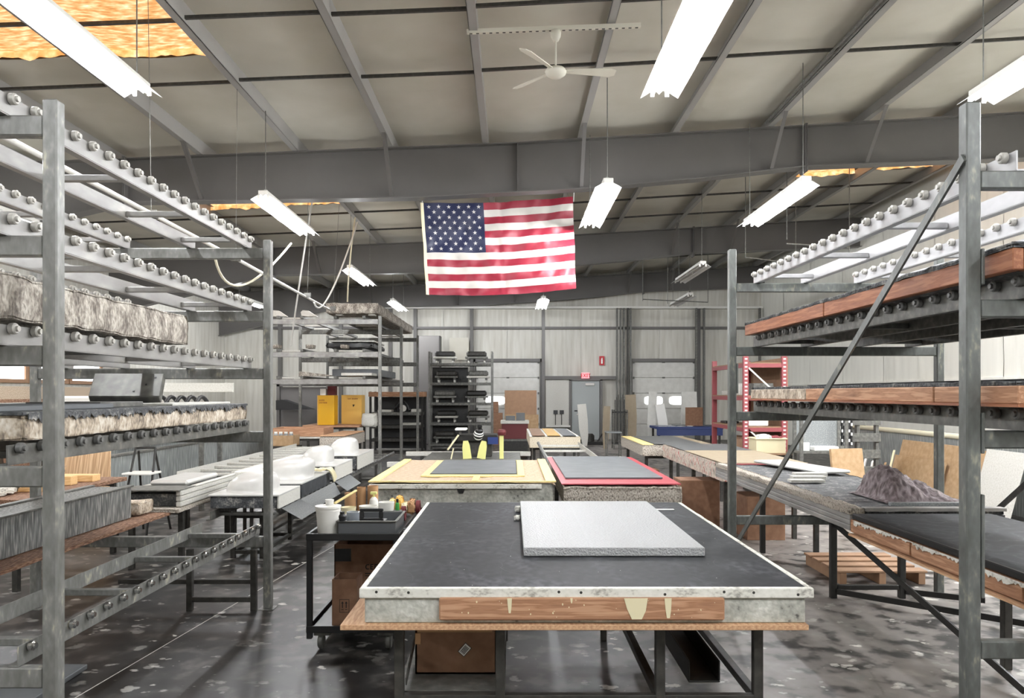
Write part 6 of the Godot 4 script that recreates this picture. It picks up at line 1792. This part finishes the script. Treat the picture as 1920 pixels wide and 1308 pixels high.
	for k in 5:
		var px := -0.98 + 0.05 * k
		tag(obj("rubber_glove", rough(mb(), px - 0.015, px + 0.025, y + 0.02, y + 0.1 + 0.02 * (k % 3), 5.86 + 0.03 * (k % 3), 6.0 + 0.03 * (k % 3), 0.015, 0.016, 210 + k, 16.0), [M.cream_plastic, M.tape_cream, M.yellow_pale, M.cream_plastic, M.tan_tube][k]), ["crumpled cream glove at the left of the glove pile", "crumpled pale yellow glove in the glove pile", "crumpled deep yellow glove in the glove pile", "crumpled cream glove at the top of the pile", "crumpled tan glove at the right of the glove pile"][k], "glove", "gloves piled on the cart")
	for a in [[-0.79, 5.68, "maroon tape roll standing at the cart's right edge"], [-0.72, 5.99, "small maroon tape roll at the back of the cart"]]:
		tag(obj("tape_roll", lathe_at([[0.035, -0.015], [0.055, -0.015], [0.055, 0.015], [0.035, 0.015], [0.035, -0.015]], a[0] - 0.01, y + 0.058, a[1], 18, true, Basis(Vector3.FORWARD, PI / 2)), M.maroon), a[2], "tape roll")
	var rag := mb()
	var rows := []
	for i in 9:
		var row := []
		for j in 7:
			row.append(V(-0.722 + 0.012 * sin(j * 1.3 + i * 0.4), 0.79 - 0.02 * i, 5.12 + 0.02 * j))
		rows.append(row)
	grid(rag, rows, false, false)
	tag(obj("blue_rag", rag, M.jug_grey), "blue grey rag hanging off the cart's side", "rag")
	# lower shelf
	var bx1 := carton("open brown carton with CEDO lettering on the cart's lower shelf", -1.27, -0.82, 0.152, 0.62, 5.5, 5.95, M.cardboard_dark, true)
	words("CEDO", 0.04, M.ink, bx1, Transform3D(Basis(), V(-0.98, 0.46, 5.498)))
	obj("print_bar", bx(bx(mb(), -1.05, -0.9, 0.41, 0.417, 5.497, 5.4995, 0.0), -1.05, -0.92, 0.395, 0.4, 5.497, 5.4995, 0.0), M.ink, bx1)
	obj("label_patch", bx(mb(), -1.265, -1.15, 0.5, 0.59, 5.496, 5.4995, 0.0), M.black_plastic, bx1)
	var bx2 := carton("small brown carton with arrow marks on the cart's lower shelf", -1.2, -1.035, 0.152, 0.46, 5.13, 5.33, M.cardboard_dark, true)
	for q in 2:
		var ax := -1.13 + 0.025 * q
		obj("arrow_mark", prism(mb(), [Vector2(-0.003, -0.02), Vector2(0.003, -0.02), Vector2(0.003, 0.01), Vector2(0.009, 0.01), Vector2(0, 0.024), Vector2(-0.009, 0.01), Vector2(-0.003, 0.01)], 0.001, Transform3D(Basis(), V(ax, 0.29, 5.129))), M.ink, bx2)
		obj("arrow_foot", bx(mb(), ax - 0.008, ax + 0.008, 0.257, 0.261, 5.1285, 5.1295, 0.0), M.ink, bx2)
	obj("mark_frame", bx(bx(bx(bx(mb(), -1.15, -1.085, 0.325, 0.328, 5.1285, 5.1295, 0.0), -1.15, -1.085, 0.24, 0.243, 5.1285, 5.1295, 0.0), -1.15, -1.147, 0.24, 0.328, 5.1285, 5.1295, 0.0), -1.088, -1.085, 0.24, 0.328, 5.1285, 5.1295, 0.0), M.ink, bx2)
	var jg := thing("jug", "grey translucent plastic jug on the cart's lower shelf", "jug", V(-0.99, 0.152, 5.17))
	obj("body", lathe_at([[0.0, 0.0], [0.075, 0.0], [0.08, 0.01], [0.08, 0.12], [0.06, 0.17], [0.025, 0.2], [0.02, 0.22], [0.0, 0.22]], -0.95, 0.153, 5.15, 20, false), M.jug_grey, jg)
	obj("cap", lathe_at([[0.024, 0.205], [0.026, 0.232], [0.0, 0.234]], -0.95, 0.153, 5.15, 14), M.blue_plastic, jg)
	obj("label_patch", bx(mb(), -0.965, -0.935, 0.17, 0.24, 5.066, 5.069, 0.0), M.paper_white, jg)
func under_table():
	var c := carton("open brown carton with a diamond label under the casting table", -0.44, -0.07, 0.424, 0.66, 3.5, 3.85, M.cardboard_dark, true)
	obj("tape_band", bx(mb(), -0.43, -0.09, 0.615, 0.65, 3.497, 3.4995, 0.0), M.tan_tube, c)
	obj("tape_band", bx(mb(), -0.44, -0.415, 0.56, 0.61, 3.497, 3.4995, 0.0), M.tan_tube, c)
	var dt := Transform3D(Basis(Vector3.BACK, 0.85), V(-0.215, 0.535, 3.498))
	var s := mb()
	bxf(s, dt, Vector3(0.054, 0.038, 0.001))
	obj("label_border", s, M.ink, c)
	s = mb()
	bxf(s, dt * Transform3D(Basis(), Vector3(0, 0, 0.001)), Vector3(0.049, 0.033, 0.001))
	obj("label_face", s, M.paper_white, c)
	for q in 4:
		s = mb()
		bxf(s, dt * Transform3D(Basis(), Vector3(0, -0.009 + 0.006 * q, 0.002)), Vector3(0.036, 0.003, 0.001))
		obj("label_print", s, M.ink, c)
	words("TREE", 0.02, M.ink, c, Transform3D(Basis(Vector3.BACK, 0.05), V(-0.31, 0.632, 3.4965)), "tape_print")
	var fp := mb()
	bxf(fp, Transform3D(Basis(Vector3.BACK, -0.5), V(-0.12, 0.665, 3.66)), Vector3(0.1, 0.09, 0.006))
	obj("raised_flap", fp, M.cardboard_dark, c)
	tag(obj("lower_board", bx(mb(), -0.5, -0.03, 0.4205, 0.4235, 3.31, 5.25, 0.0), M.dull_steel), "thin board shelf under the casting table", "shelf")
	tag(obj("brown_board", bx(mb(), -0.42, -0.08, 0.425, 0.735, 4.0, 4.04), M.cardboard_dark), "brown panel standing behind the open carton", "panel")
